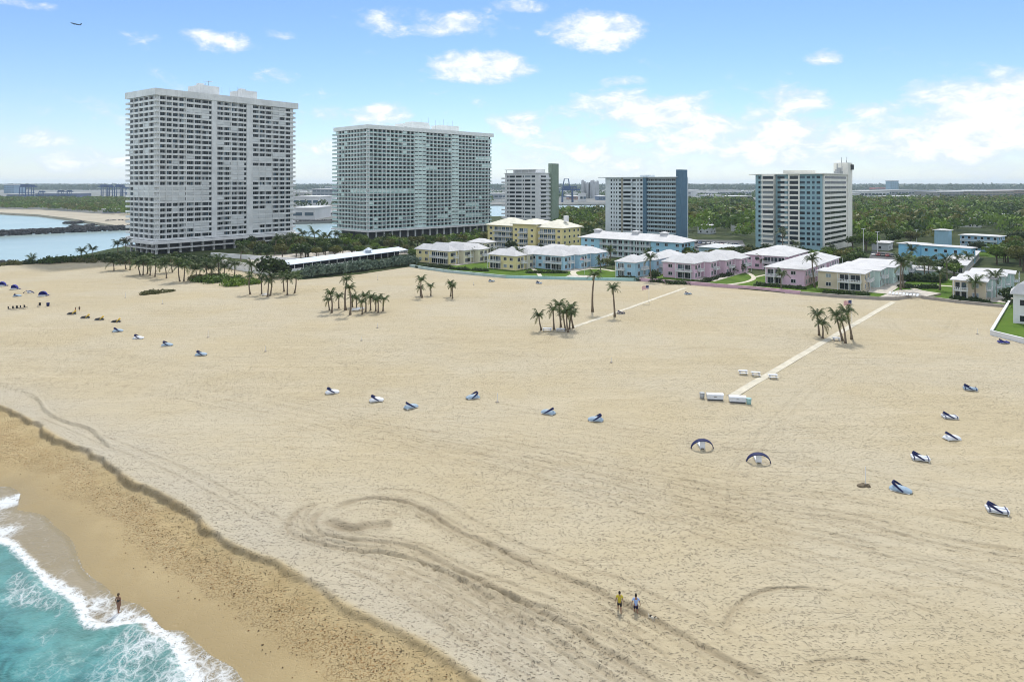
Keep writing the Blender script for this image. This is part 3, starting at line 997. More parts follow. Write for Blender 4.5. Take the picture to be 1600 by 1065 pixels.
def tower_two():
    rnd = random.Random(12)
    c = G(575, 374.2)
    ang = 46.0
    L, W = solve(c, ang, 766), solve(c, ang + 90, 527)
    root = thing('apartment_tower', 'tall teal glass apartment tower with thin white balcony grid', 'tower', (c.x, c.y, 0), R(ang))
    H, NF, z0 = 74.0, 25, 6.0
    fh = (H - 2.6 - z0) / NF
    mw = paint('tower_grid_white', (0.78, 0.81, 0.80), 0.6, 0.05, 0.2, grime=0.15)
    mt = paint('teal_rail_glass', (0.33, 0.52, 0.49), 0.22, 0.18, 0.25, spec=0.5)
    mt2 = paint('pale_teal_panel', (0.60, 0.75, 0.72), 0.3, 0.15, 0.2, spec=0.5)
    part(root, 'wall', [paint('dark_teal_wall', (0.24, 0.31, 0.31), 0.7, 0.15)], lambda b: b.box(0, L, 0, W, z0 - 1, H - 1))  # one even dark teal on the wall behind the balconies
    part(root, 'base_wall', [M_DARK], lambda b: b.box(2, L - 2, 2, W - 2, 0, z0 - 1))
    part(root, 'canopy_slab', [M_WHITE], lambda b: b.box(-3, L + 3, -3, W + 3, z0 - 1.2, z0 - .3))
    for k in range(18):
        add('column', bpy.data.meshes.get('tcol2') or MB().box(-.45, .45, -.45, .45, 0, z0 - 1.2).mesh('tcol2', M_WHITE), root, (k * (L - 1) / 17, 0.3, 0))
    Wn = Win(root)
    sx = lambda zx: solve(c, ang, 500 + zx / 4.26)
    bands = [(sx(633), sx(700)), (sx(868), sx(920))]
    n = 33
    cells = {'R': [(k * L / n, (k + 1) * L / n) for k in range(n)], 'S': [(k * W / 10, (k + 1) * W / 10) for k in range(10)]}
    shut = {}
    for f_, a, e in ((9, 0, 10), (20, 20, 22), (5, 25, 28), (2, 25, 29), (3, 20, 24), (18, 28, 32), (15, 14, 16), (2, 17, 19), (16, 31, 32), (24, 28, 31)):
        for k in range(a, e + 1):
            shut[('R', f_, k)] = 1
    for k in range(0, 5):
        shut[('S', 9, k)] = 1
    for f_ in range(NF):
        z = z0 + f_ * fh
        for face, ln in (('R', L), ('S', W)):
            part(root, 'balcony_slab', [mw], lambda b: fbox(b, face, -1.5 if face == 'R' else 0, ln, z - .16, z + .16, 0, 1.5))
            part(root, 'balcony_rail', [mt], lambda b: fbox(b, face, -1.42 if face == 'R' else 0, ln, z + .16, z + .82, 1.34, 1.42))
            for k, (a, e) in enumerate(cells[face]):
                mid = (a + e) / 2
                inb = face == 'R' and any(p < mid < q for p, q in bands)
                if inb:
                    part(root, 'balcony_panel', [mt2], lambda b: fbox(b, face, a + .05, e - .05, z + .16, z + fh * .70, 1.0, 1.62))
                    continue
                if shut.get((face, f_, k)) or rnd.random() < .03:
                    part(root, 'shutter', [mt2], lambda b: fbox(b, face, a + .06, e - .06, z + .9, z + fh - .2, .9, 1.28))
                    continue
                m = 2 if rnd.random() < .8 else 1
                w = (e - a - .5) / m
                for q in range(m):
                    g = M_GLASS if rnd.random() < .7 else (M_CURT if rnd.random() < .5 else M_GLASS2)
                    Wn.put(face, a + .25 + q * w + .12, z + .3, w - .24, fh - .6, g, 0.08, False)
        for x, y in ((L, 1.0), (L, W - 6), (-1.4, W)):
            part(root, 'end_balcony', [mw, mt], lambda b: (b.box(x, x + 2.2, y, y + 4.2, z - .15, z + .15), b.mat(1).box(x + .05, x + 2.15, y + .05, y + 4.15, z + .15, z + .95)))
    for face, cc in cells.items():
        for a, e in cc:
            part(root, 'fin', [mw], lambda b: fbox(b, face, a - .15, a + .15, z0, H - 1.5, 0.05, 1.56))
    part(root, 'roof', [mw], lambda b: b.box(-1.8, L + 2, -1.8, W + 2, H - 2.6, H))
    part(root, 'roof_house', [mw], lambda b: (b.box(L * .34, L * .55, W * .3, W * .6, H, H + 4.0), b.box(L * .22, L * .36, W * .3, W * .5, H, H + 1.7), b.box(L * .42, L * .56, W * .38, W * .6, H + 4.0, H + 6.0)))
    part(root, 'roof_house', [mw], lambda b: (b.box(L * .64, L * .80, W * .3, W * .6, H, H + 4.8), b.box(L * .80, L * .88, W * .4, W * .6, H, H + 1.2)))
    for t in (.5, .56, .62, .66, .69, .73, .77):
        part(root, 'antenna', [M_STEEL], lambda b: b.tube([(L * t, W * .4, H + 1), (L * t, W * .4, H + 7 + rnd.random() * 3)], .10, 4))
    Wn.done()


tower_one()
tower_two()


# ------------------------------------------------------------------ the three mid-rise blocks
def midrise_green():
    rnd = random.Random(13)
    c = G(843, 364)
    root = thing('apartment_block', 'white mid-rise block with tall sage green stair slab', 'apartment block', (c.x, c.y, 0), R(GRID))
    W, L = solve(c, GRID + 90, 789), 16.0
    H, NF = 43.5, 14
    fh = (H - 2) / NF
    mw = paint('block_white', (0.78, 0.79, 0.80), 0.7, 0.05, grime=0.2)
    mg = paint('sage_slab', (0.23, 0.30, 0.235), 0.75, 0.08)
    part(root, 'wall', [mw], lambda b: b.box(0, L, 0, W, 0, H))
    Wn = Win(root)
    for f_ in range(NF):
        z = 1.0 + f_ * fh
        y = 4.0
        for w in (3.2, 5.2, 1.0, 5.4, 5.0, 1.2, 4.4):
            if y + w > W - 1:
                break
            Wn.put('S', y, z + 1.0, w, 1.45, M_GLASS if rnd.random() < .85 else M_CURT, 0, False)
            y += w + 1.0
        part(root, 'balcony', [mw], lambda b: (b.box(-1.6, 0.5, W, W + 2.2, z - .15, z + .95)))
        part(root, 'balcony', [M_RAIL], lambda b: (b.box(1.2, L - 4, -1.5, 0, z - .15, z + .95)))
        Wn.put('R', 1.6, z + 1.1, 6.5, 1.3, M_GLASS, 0, False)
    part(root, 'roof', [mw], lambda b: b.box(-.6, L + .4, -.6, W + .6, H, H + .5))
    part(root, 'roof_house', [mw], lambda b: (b.box(2, L - 2, W * .15, W * .8, H + .5, H + 3.2)))
    part(root, 'pergola', [mw], lambda b: (b.box(-.4, 2, W * .1, W, H + 2.6, H + 3.0), [b.box(-.3, .1, W * q, W * q + .4, H + .5, H + 2.6) for q in (.1, .3, .5, .7, .95)]))
    part(root, 'stair_slab', [mg], lambda b: b.box(L - 3.4, L + 5.4, -2.4, 1.0, 0, H + 7.5))
    Wn.done()


def midrise_blue():
    rnd = random.Random(14)
    c = G(1064, 375.0)
    root = thing('apartment_block', 'wide mid-rise block with blue end slab and open corridors', 'apartment block', (c.x, c.y, 0), R(GRID - 1))
    W, L = solve(c, GRID + 89, 946), 14.0
    mid = solve(c, GRID + 89, 1007)
    H, NF = 40.0, 14
    fh = (H - 1) / NF
    mw = paint('block_grey_white', (0.68, 0.74, 0.77), 0.7, 0.06, grime=0.2)
    mb = paint('slate_blue_slab', (0.10, 0.19, 0.27), 0.7, 0.08)
    mp = paint('pale_blue_rail', (0.42, 0.55, 0.60), 0.6, 0.06)
    part(root, 'wall', [mw], lambda b: (b.box(0, L, mid, W, 0, H), b.box(2.6, L, 1.5, mid, 0, H)))
    part(root, 'end_slab', [mb], lambda b: b.box(-.8, 9, -.2, 3.0, 0, H + 5))
    part(root, 'blue_pier', [mb], lambda b: b.box(-1.0, 2, mid - 1.6, mid + .6, 0, H + .6))
    Wn = Win(root)
    for f_ in range(NF):
        z = .5 + f_ * fh
        part(root, 'corridor_rail', [mp], lambda b: b.box(0.1, .35, 3.0, mid - 1.6, z - .1, z + 1.05))
        part(root, 'corridor_slab', [mw], lambda b: b.box(0.35, 2.6, 3.0, mid - 1.6, z - .1, z + .1))
        for k in range(7):
            w = (mid - 5) / 7
            Wn.put('S', 3.3 + k * w, z + .9, 1.3, 1.4, M_GLASS, -2.6, False)
            Wn.put('S', 3.3 + k * w + 1.7, z + .15, 0.9, 2.1, M_GLASS2, -2.6, False)
        y = mid + 1.5
        for w in (1.6, .9, 2.6, 5.6, 2.2, .8, .8, 1.0, 4.6):
            if y + w > W - .3:
                break
            Wn.put('S', y, z + 1.0, w, 1.35, M_GLASS if rnd.random() < .85 else M_CURT, 0, False)
            y += w + 1.25
        part(root, 'balcony', [mw], lambda b: b.box(-1.5, 0, mid + 8.6, mid + 15, z - .12, z + .95))
    part(root, 'trim', [paint('tan_strip', (0.38, 0.36, 0.29), .8)], lambda b: b.box(-.12, 0, mid + 16.2, mid + 17.6, 0, H))
    part(root, 'roof', [mw], lambda b: (b.box(-1.6, L + .5, 2, W + 5, H, H + .45)))
    part(root, 'roof_house', [mw], lambda b: b.box(3, 9, mid - 3, mid + 5, H + .45, H + 1.8))
    Wn.done()


def midrise_teal():
    rnd = random.Random(15)
    c = G(1286, 394.5)
    root = thing('apartment_block', 'teal and white mid-rise block with rooftop masts near pink villas', 'apartment block', (c.x, c.y, 0), R(GRID - 3))
    L, W = solve(c, GRID - 3, 1329), solve(c, GRID + 87, 1174)
    jog = solve(c, GRID + 87, 1232)
    H, NF = 41.0, 14
    fh = (H - 3) / NF
    mt = paint('block_teal', (0.28, 0.44, 0.49), 0.7, 0.07, grime=0.2)
    mw = paint('block_cream', (0.80, 0.79, 0.72), 0.7, 0.05, grime=0.25)
    part(root, 'wall', [mt, mw], lambda b: (b.box(0, L, .6, jog - 6, 0, H), b.mat(1).box(-.6, L, jog - 6, jog, 0, H), b.mat(0).box(6, L, jog, W, 0, H), b.mat(1).box(3.6, 6, jog + 9, jog + 16, 0, H)))
    part(root, 'side_wall', [mw], lambda b: b.box(1.2, L, -.3, .6, 0, H))
    part(root, 'stair_tower', [mw], lambda b: b.box(L - 8, L + .6, -.8, 7, 0, H + 7))
    Wn = Win(root)
    for f_ in range(NF):
        z = 2.5 + f_ * fh
        y = 1.4
        for w in (1.8, 1.3, 1.7, 5.6):
            Wn.put('S', y, z + .9, w, 1.4, M_GLASS2 if rnd.random() < .5 else M_GLASS, 0, False)
            y += w + 1.0
        Wn.put('S', jog - 5.2, z + .7, 4.4, 1.75, M_GLASS, .6, False)
        part(root, 'balcony', [mw], lambda b: b.box(-2.0, 3, jog, jog + 3.5, z - .3, z + .8))
        for y, w in ((jog + 4.2, 3.8),):
            Wn.put('S', y, z + .9, w, 1.4, M_GLASS, -6, False)
        Wn.put('S', jog + 9.4, z + .8, 6.0, 1.6, M_GLASS if rnd.random() < .8 else M_CURT, -3.6, False)
        part(root, 'balcony', [mw], lambda b: b.box(2.4, 3.6, jog + 9, jog + 16, z - .35, z + .65))
        y = jog + 17.5
        for w in (1.2, 1.2, 3.4):
            if y + w < W - .5:
                Wn.put('S', y, z + .9, w, 1.4, M_GLASS, -6, False)
            y += w + 1.8
        for k in range(4):
            a = 2.0 + k * (L - 12) / 4
            Wn.put('R', a, z + .9, (L - 12) / 4 - .35, 1.3, M_GLASS, .3, False)
    part(root, 'roof', [mw], lambda b: (b.box(-1.5, L - 8, -1, jog, H, H + .5), b.box(4, L - 8, jog, W + 3, H, H + .4)))
    part(root, 'roof_house', [mw], lambda b: b.box(4, 14, 8, 22, H + .5, H + 2.2))
    part(root, 'roof_plant', [M_GREY], lambda b: [b.box(L - 22 + k * 3, L - 20.4 + k * 3, 1, 3, H + .5, H + 2 + k % 3) for k in range(4)])
    for k in range(8):
        part(root, 'antenna', [M_STEEL], lambda b: b.tube([(L - 22 + 3 * k, 1 + k % 3, H + .5), (L - 22 + 3 * k, 1 + k % 3, H + (4 if k < 4 else 8) + rnd.random() * 2.5)], .12, 4))
    part(root, 'dish_panel', [M_DARK], lambda b: [b.box(L - .5 + q, L + .9 + q, -1.6, -.8, H + 3, H + 6) for q in (-2.5, 0)])
    Wn.done()


midrise_green()
midrise_blue()
midrise_teal()


# ------------------------------------------------------------------ low villas
def hip(b, x0, x1, y0, y1, z, h, ov=0.9, th=0.22):
    x0, x1, y0, y1 = x0 - ov, x1 + ov, y0 - ov, y1 + ov
    lx, ly = x1 - x0, y1 - y0
    i = min(lx, ly) / 2 * .98
    if lx >= ly:
        r0, r1 = (x0 + i, (y0 + y1) / 2, z + h), (x1 - i, (y0 + y1) / 2, z + h)
    else:
        r0, r1 = ((x0 + x1) / 2, y0 + i, z + h), ((x0 + x1) / 2, y1 - i, z + h)
    k = len(b.v)
    b.v += [(x0, y0, z), (x1, y0, z), (x1, y1, z), (x0, y1, z)]
    b.v += [(x0, y0, z + th), (x1, y0, z + th), (x1, y1, z + th), (x0, y1, z + th), r0, r1]
    b.face([k + 3, k + 2, k + 1, k])
    for p, q in ((0, 1), (1, 2), (2, 3), (3, 0)):
        b.face([k + p, k + q, k + 4 + q, k + 4 + p])
    if lx >= ly:
        for f_ in ((4, 5, 9, 8), (6, 7, 8, 9), (7, 4, 8), (5, 6, 9)):
            b.face([k + i_ for i_ in f_])
    else:
        for f_ in ((5, 6, 9, 8), (7, 4, 8, 9), (4, 5, 8), (6, 7, 9)):
            b.face([k + i_ for i_ in f_])


def railing(root, x0, x1, y0, y1, z, mat_, open_='x'):
    """balcony: slab, solid-ish rail with balusters, corner posts"""
    o = part(root, 'balcony', [mat_], lambda b: b.box(x0, x1, y0, y1, z - .2, z))
    b = MB()
    for (a0, a1, c0, c1) in ((x0, x1, y0, y0 + .08), (x0, x0 + .08, y0, y1), (x0, x1, y1 - .08, y1)):
        b.box(a0, a1, c0, c1, z + .85, z + .97)
        b.box(a0, a1, c0, c1, z + .02, z + .10)
        n = max(2, int(max(a1 - a0, c1 - c0) / .45))
        for k in range(n):
            if a1 - a0 > c1 - c0:
                q = a0 + (a1 - a0) * (k + .5) / n
                b.box(q - .08, q + .08, c0 + .01, c1 - .01, z + .10, z + .85)
            else:
                q = c0 + (c1 - c0) * (k + .5) / n
                b.box(a0 + .01, a1 - .01, q - .08, q + .08, z + .10, z + .85)
    b.build('railing', M_RAIL, o)
    return o


def villa(label, corner, left, right, col, units=3, storeys=2, ang=GRID, pattern='WB', step=0.0, roofh=2.6, fh=2.9, group='pastel villas behind the beach wall', alt=None, maxL=99):
    """two-storey row: sea face with windows (W) and a balcony bay (B), stepped hip-roofed units running inland"""
    c = G(*corner)
    rnd = random.Random(int(corner[0] * 7 + corner[1]))
    root = thing('villa', label, 'villa', (c.x, c.y, 0.05), R(ang), group)
    W = max(6, solve(c, ang + 90, left))
    L = min(maxL, max(8, solve(c, ang, right)))
    mc = paint('wall_%02d%02d%02d' % tuple(int(v * 99) for v in col), col, 0.75, 0.06, 0.3, grime=0.15)
    mc2 = paint('wall_%02d%02d%02d' % tuple(int(v * 99) for v in alt), alt, 0.75, 0.06, 0.3, grime=0.15) if alt else mc
    H = storeys * fh
    ul = L / units
    Wn = Win(root)
    for k in range(units):
        x0, x1 = k * ul, (k + 1) * ul
        dy = -step * k
        gp = 2.2 if k < units - 1 else 0.0
        part(root, 'wall', [mc if k == 0 else mc2], lambda b: b.box(x0, x1 - gp, dy, W - step * k * .5, 0, H))
        if gp:
            part(root, 'link_wall', [mc2, M_DARK], lambda b: (b.box(x1 - gp, x1, dy + 1.6, W - step * k - 3, 0, H - 1.1), b.mat(1).box(x1 - gp, x1, dy + 1.5, W - step * k - 2.9, H - 1.1, H - 1.0)))
        part(root, 'roof', [M_ROOFW], lambda b: hip(b, x0, x1 - gp, dy, W - step * k * .5, H, roofh * (1 + .08 * (k % 2)), .65))
        x1 -= gp
        for s in range(storeys):
            z = s * fh
            if k == 0:
                yb0, yb1 = (0.8, W * .52) if pattern == 'WB' else (W * .55, W - .6)
                yw0, yw1 = (W * .58, W - .8) if pattern == 'WB' else (.8, W * .5)
                if pattern == 'WW':
                    yb0 = yb1 = 0
                    yw0, yw1 = .8, W - .8
                n = max(1, int((yw1 - yw0) / 3.0))
                for q in range(n):
                    a = yw0 + (yw1 - yw0) * (q + .5) / n
                    Wn.put('S', a - .85, z + .95, 1.7, 1.35, M_GLASS if rnd.random() < .8 else M_CURT)
                if yb1 > yb0:
                    m = max(2, int((yb1 - yb0) / 2.2))
                    w = (yb1 - yb0) / m
                    for q in range(m):
                        Wn.put('S', yb0 + q * w + .1, z + .25, w - .2, 2.2, M_GLASS if rnd.random() < .75 else M_GLASS2)
                    if s > 0:
                        railing(root, -1.5, -.02, yb0 - .3, yb1 + .3, z, M_RAIL)
                        for q in (yb0 - .2, (yb0 + yb1) / 2, yb1 + .1):
                            part(root, 'post', [M_RAIL], lambda b: b.box(-1.45, -1.3, q, q + .15, 0, H))
            # side face
            a0, a1 = x0 + .8, x1 - .8
            n = max(2, int((a1 - a0) / 3.2))
            for q in range(n):
                a = a0 + (a1 - a0) * (q + .5) / n
                if step or k % 2 == 0 or q < n // 2 + 1:
                    Wn.put('R', a - .9, z + .6, 1.8, 1.7, M_GLASS if rnd.random() < .8 else M_GLASS2, -dy)
            if s > 0:
                railing(root, x0 + ul * .35, x1 - .3, dy - 1.5, dy - .02, z, M_RAIL)
                for q in (x0 + ul * .36, x1 - .5):
                    part(root, 'post', [M_RAIL], lambda b: b.box(q, q + .15, dy - 1.45, dy - 1.3, 0, H))
    part(root, 'plinth', [M_PAVE], lambda b: b.box(-.35, L + .2, -.35 - step * (units - 1), W + .3, -.05, .12))
    Wn.done(120)
    return root, c, L, W


YEL, BLU, PNK, TAN, MNT, PYEL = (0.74, 0.65, 0.34), (0.38, 0.60, 0.74), (0.70, 0.50, 0.61), (0.62, 0.54, 0.40), (0.54, 0.70, 0.66), (0.72, 0.69, 0.52)
villa('yellow two storey villa row beside the end of the hedge', (702, 414), 650, 752, YEL, 3, alt=PYEL, step=2.2)
villa('yellow corner villa beside the tall palm with three hip roofs behind', (806, 423), 764, 862, YEL, 3, pattern='BW', alt=PYEL)
villa('sky blue villa row with white balconies next to the yellow corner villa', (880, 423), 827, 934, BLU, 3, step=2.2)
villa('sky blue villa with dark hedge next to the first pink villa', (992, 435), 963, 1060, BLU, 3, pattern='BW', step=1.5)
villa('pink villa row with four stepped white roofs above green lawn', (1084, 437), 1036, 1140, PNK, 4, step=2.6)
villa('pink villa set back behind two small palms', (1230, 424), 1161, 1262, PNK, 2)
villa('pink villa with broad white roof beside the tan villa', (1257, 448), 1196, 1311, PNK, 3, pattern='BW')
villa('tan villa with mint balconies and low slab roofs beside the patio path', (1349, 456), 1278, 1392, TAN, 4, roofh=1.0, alt=MNT, step=2.4, maxL=52)
villa('tan villa with mint balcony beside the right hand white fence', (1540, 471), 1488, 1585, TAN, 4, pattern='BW', roofh=1.0, alt=MNT, maxL=38, step=2.0)
villa('low pale villa with white roof behind the garden palms', (1508, 428), 1470, 1530, (.60, .57, .50), 1, storeys=1, roofh=.9, fh=3.2)
villa('long low mint villa wall behind the dark garden hedge', (1462, 437), 1397, 1470, MNT, 1, storeys=1, roofh=.7, fh=3.0, pattern='WW')
villa('small yellow hip roofed villa beneath the yellow four storey block', (884, 401), 843, 900, YEL, 1, storeys=1, roofh=2.2, fh=3.2, pattern='WW')
villa('pale yellow hip roofed villa between the teal tower and yellow block', (758, 398), 732, 772, PYEL, 1, storeys=2, roofh=2.0)
_wh = villa('white two storey house at the lawn edge with grey hip roof', (1632, 514), 1583, 1720, (.72, .73, .74), 2, storeys=2, pattern='WW', fh=4.0, maxL=26, roofh=2.6)

for _z in (1.2, 5.2):
    for _o in (2.6, 5.4):
        add('window', win_mesh('S', 1.3, 1.6, M_GLASS), _wh[0], (-.012, _wh[3] - _o, _z))


def yellow_block():
    c = G(878, 394)
    root = thing('apartment_house', 'yellow four storey apartment house with cream hip roofs', 'apartment house', (c.x, c.y, 0.05), R(GRID))
    W, L = solve(c, GRID + 90, 761), solve(c, GRID, 907)
    H, fh = 12.4, 3.05
    my = paint('block_yellow', (0.76, 0.66, 0.32), 0.75, 0.05, 0.3, grime=0.1)
    mr = paint('cream_roof', (0.66, 0.64, 0.54), 0.8, 0.08, 0.4)
    a1, a2 = W * .30, W * .60
    part(root, 'wall', [my], lambda b: (b.box(0, L, 0, a1, 0, H), b.box(-2.5, L - 1, a1, a2, 0, H + 1.5), b.box(0.5, L, a2, W, 0, H)))
    part(root, 'roof', [mr], lambda b: hip(b, 0, L, -.2, a1 + 1, H, 4.2, 1.2))
    part(root, 'roof', [mr], lambda b: hip(b, -2.5, L - 1, a1, a2, H + 1.5, 2.6, 1.2))
    part(root, 'roof', [mr], lambda b: hip(b, .5, L, a2 - 1, W, H, 4.2, 1.2))
    part(root, 'chimney', [M_WHITE], lambda b: b.box(L * .5, L * .5 + 2, 3, 5, H + 3, H + 6.2))
    Wn = Win(root)
    for s in range(4):
        z = s * fh
        for a in (2.0, 6.5, 11.0, 15.0):
            if a < L - 2:
                Wn.put('R', a, z + 1.0, 1.5, 1.4)
        Wn.put('S', 1.2, z + 1.0, 1.6, 1.4)
        for y0, y1, o in ((4, a1 - 1, 0), (a1 + 5, a2 - 4.5, 2.5), (a2 + 2, W - 5, -.5)):
            n = max(2, int((y1 - y0) / 2.6))
            w = (y1 - y0) / n
            for q in range(n):
                Wn.put('S', y0 + q * w + .15, z + .25, w - .3, 2.3, M_GLASS2 if (q + s) % 3 else M_CURT, o)
            railing(root, -o - 1.6, -o - .02, y0, y1, z + .1, M_RAIL)
        for y in (a1 + 1.5, a2 - 3):
            Wn.put('S', y, z + 1.0, 1.6, 1.4, M_GLASS, 2.5)
        for y in (W - 3.6,):
            Wn.put('S', y, z + 1.0, 2.0, 1.4, M_GLASS, -.5)
    Wn.done()


def blue_long():
    c = G(1064, 409)
    root = thing('apartment_house', 'long pale blue three storey house with white roof and galleries', 'apartment house', (c.x, c.y, 0.05), R(GRID))
    W, L = solve(c, GRID + 90, 908), max(10, solve(c, GRID, 1085))
    H, fh = 8.6, 2.87
    mb = paint('pale_blue_wall', (0.36, 0.64, 0.78), 0.75, 0.06, 0.3, grime=0.1)
    mm = paint('pale_mint_wall', (0.54, 0.74, 0.70), 0.75, 0.06, 0.3)
    part(root, 'wall', [mb, mm], lambda b: (b.box(0, L, 0, W * .28, 0, H), b.mat(1).box(1.0, L, W * .28, W * .80, 0, H - .01), b.mat(0).box(0, L, W * .80, W, 0, H)))
    part(root, 'roof', [M_ROOFW], lambda b: hip(b, 0, L, 0, W, H, 3.0, 1.3))
    for q in (.22, .5, .9):
        part(root, 'cupola', [M_ROOFW], lambda b: (b.box(L / 2 - 1.5, L / 2 + 1.5, W * q - 1.5, W * q + 1.5, H + 2.0, H + 3.6), hip(b, L / 2 - 1.5, L / 2 + 1.5, W * q - 1.5, W * q + 1.5, H + 3.6, .8, .4)))
    Wn = Win(root)
    for s in range(3):
        z = s * fh
        n = int(W * .5 / 3)
        for q in range(n):
            y = W * .29 + q * W * .5 / n
            Wn.put('S', y + .3, z + .4, 2.1, 2.0, M_GLASS if q % 3 else M_GLASS2, -1.0)
        railing(root, -.6, .98, W * .285, W * .795, z + .12, M_RAIL)
        for y in (1.0, W * .12, W * .2, W * .86, W * .93):
            Wn.put('S', y, z + .9, 1.6, 1.4)
        for x in (1, 4.5, 8):
            if x < L - 2:
                Wn.put('R', x, z + .7, 2.4, 1.6)
    for q in range(9):
        part(root, 'post', [M_RAIL], lambda b: b.box(-.55, -.4, W * (.29 + q * .062), W * (.29 + q * .062) + .2, 0, H))
    Wn.done()


def flat_block(name, label, cat, corner, left, right, H, col, storeys, roofcol=None, ang=GRID, gallery=False, wpx=2.6, group=None, cap=(99, 30)):
    c = G(*corner)
    root = thing(name, label, cat, (c.x, c.y, 0.05), R(ang), group)
    W, L = max(4, solve(c, ang + 90, left)), max(4, solve(c, ang, right))
    W, L = min(W, cap[0]), min(L, cap[1])
    mc = paint('wall_%02d%02d%02d' % tuple(int(v * 99) for v in col), col, 0.75, 0.06, 0.3, grime=0.15)
    part(root, 'wall', [mc], lambda b: b.box(0, L, 0, W, 0, H))
    part(root, 'roof', [M_ROOFW if roofcol is None else paint('roof_%02d%02d%02d' % tuple(int(v * 99) for v in roofcol), roofcol, .8)], lambda b: hip(b, 0, L, 0, W, H, .8, .8))
    Wn = Win(root)
    fh = H / max(1, storeys)
    for s in range(storeys):
        z = s * fh
        n = max(1, int(W / wpx))
        for q in range(n):
            Wn.put('S', (q + .5) * W / n - .7, z + .9, 1.4, min(1.4, fh - 1.2), M_GLASS)
        n = max(1, int(L / wpx))
        for q in range(n):
            Wn.put('R', (q + .5) * L / n - .7, z + .9, 1.4, min(1.4, fh - 1.2), M_GLASS)
        if gallery and s:
            railing(root, -1.5, -.02, .5, W - .5, z, M_RAIL)
    Wn.done(150)
    return root, c, L, W


yellow_block()
blue_long()
BR = (0.26, 0.58, 0.78)
flat_block('motel_wing', 'bright blue two storey motel wing behind the garden palms', 'motel', (1517, 413), 1440, 1524, 7.0, BR, 2, wpx=4.0, ang=GRID - 14)
flat_block('motel_wing', 'bright blue blind end wing left of the motel', 'motel', (1438, 405), 1404, 1452, 6.8, BR, 1, wpx=14, ang=GRID - 14)
flat_block('motel_wing', 'blue three storey motel wing with white galleries behind grass', 'motel', (1560, 395), 1500, 1570, 8.2, (.26, .44, .60), 3, gallery=True, ang=GRID - 14)
flat_block('motel_wing', 'small blue square rooftop block above the motel', 'motel', (1482, 391), 1460, 1487, 10.5, (.34, .54, .66), 1, wpx=20, ang=GRID - 14)
flat_block('parking_deck', 'pale blue low parking deck right of the long blue house', 'parking deck', (1135, 398), 1092, 1160, 3.0, (.42, .57, .64), 1, roofcol=(.5, .52, .54), wpx=30)
flat_block('pavilion', 'orange brown pavilion behind the pink villas', 'pavilion', (1316, 408), 1296, 1322, 3.4, (.45, .22, .10), 1, roofcol=(.40, .20, .10), wpx=20)
for i, (px, py, l, r, H, col, lab) in enumerate([
        (1440, 346, 1420, 1446, 7, (.55, .46, .40), 'pinkish house with tan roof high among the treetops'),
        (1472, 352, 1452, 1478, 6, (.30, .34, .42), 'small dark walled house with pale roof among the trees'),
        (1532, 356, 1500, 1545, 7, (.68, .69, .66), 'cream house with long white roof among the trees'),
        (1582, 350, 1545, 1594, 8, (.66, .68, .70), 'white two storey house with many windows among the trees'),
        (1120, 352, 1100, 1128, 5, (.62, .62, .60), 'white roofed house deep in the trees left of the teal block'),
        (1145, 338, 1132, 1150, 6, (.58, .50, .44), 'pinkish house above the trees near the horizon'),
        (1388, 392, 1362, 1396, 4, (.58, .60, .62), 'white boat shed beside the parked cars'),
        (945, 372, 925, 950, 4, (.60, .58, .56), 'low white roofed house behind the long blue house'),
        (1600, 396, 1566, 1620, 5, (.60, .60, .58), 'pale house beside the lawn at the frame edge'),
        (1345, 352, 1333, 1352, 6, (.6, .6, .6), 'white roofed house right of the teal block'),
        (1372, 338, 1358, 1380, 8, (.62, .6, .56), 'pale gabled house deep in the right wood'), (1400, 360, 1384, 1408, 7, (.64, .62, .6), 'white roofed house left of the tan roofed one'),
        (1512, 336, 1496, 1520, 8, (.62, .62, .6), 'pale house high in the right wood'), (1556, 332, 1540, 1566, 8, (.6, .55, .5), 'tan house near the top of the right wood'),
        (1600, 338, 1584, 1612, 8, (.66, .66, .64), 'white house high at the frame edge wood'), (1425, 327, 1410, 1432, 9, (.6, .6, .6), 'far white roof above the right wood'),
        (1095, 334, 1080, 1102, 7, (.6, .56, .5), 'tan house deep in the left wood'), (1160, 362, 1142, 1168, 6, (.62, .62, .6), 'white roofed house beside the teal block foot'),
        (1110, 366, 1090, 1118, 6, (.55, .57, .6), 'grey white house behind the parking lot'),
        (1180, 329, 1160, 1186, 6, (.6, .58, .55), 'small pale house left of the teal block near the horizon')]):
    flat_block('house', lab, 'house', (px, py), l, r, H, col, 2 if H > 5.5 else 1, wpx=4.5, group='houses among the trees', cap=(22, 14))

# ------------------------------------------------------------------ gardens: walls, lawns, paths
def ribbon(name, pts, h, th, m, label, cat, z0=-0.35, cap=None):
    """a low wall along a polyline, with coping"""
    c = Vector((pts[0][0], pts[0][1], 0))
    root = thing(name, label, cat, (c.x, c.y, 0))
    def strip(b, w, za, zb):
        P = [Vector((p[0] - c.x, p[1] - c.y, 0)) for p in pts]
        for a, e in zip(P[:-1], P[1:]):
            d = (e - a).normalized()
            nrm = Vector((-d.y, d.x, 0)) * w / 2
            a2, e2 = a - d * w * .3, e + d * w * .3
            b.prism([(a2 - nrm)[:2], (e2 - nrm)[:2], (e2 + nrm)[:2], (a2 + nrm)[:2]], za, zb)
    part(root, 'wall', [m], lambda b: strip(b, th, z0, h))
    part(root, 'coping', [cap or m], lambda b: strip(b, th + .14, h, h + .12))
    return root


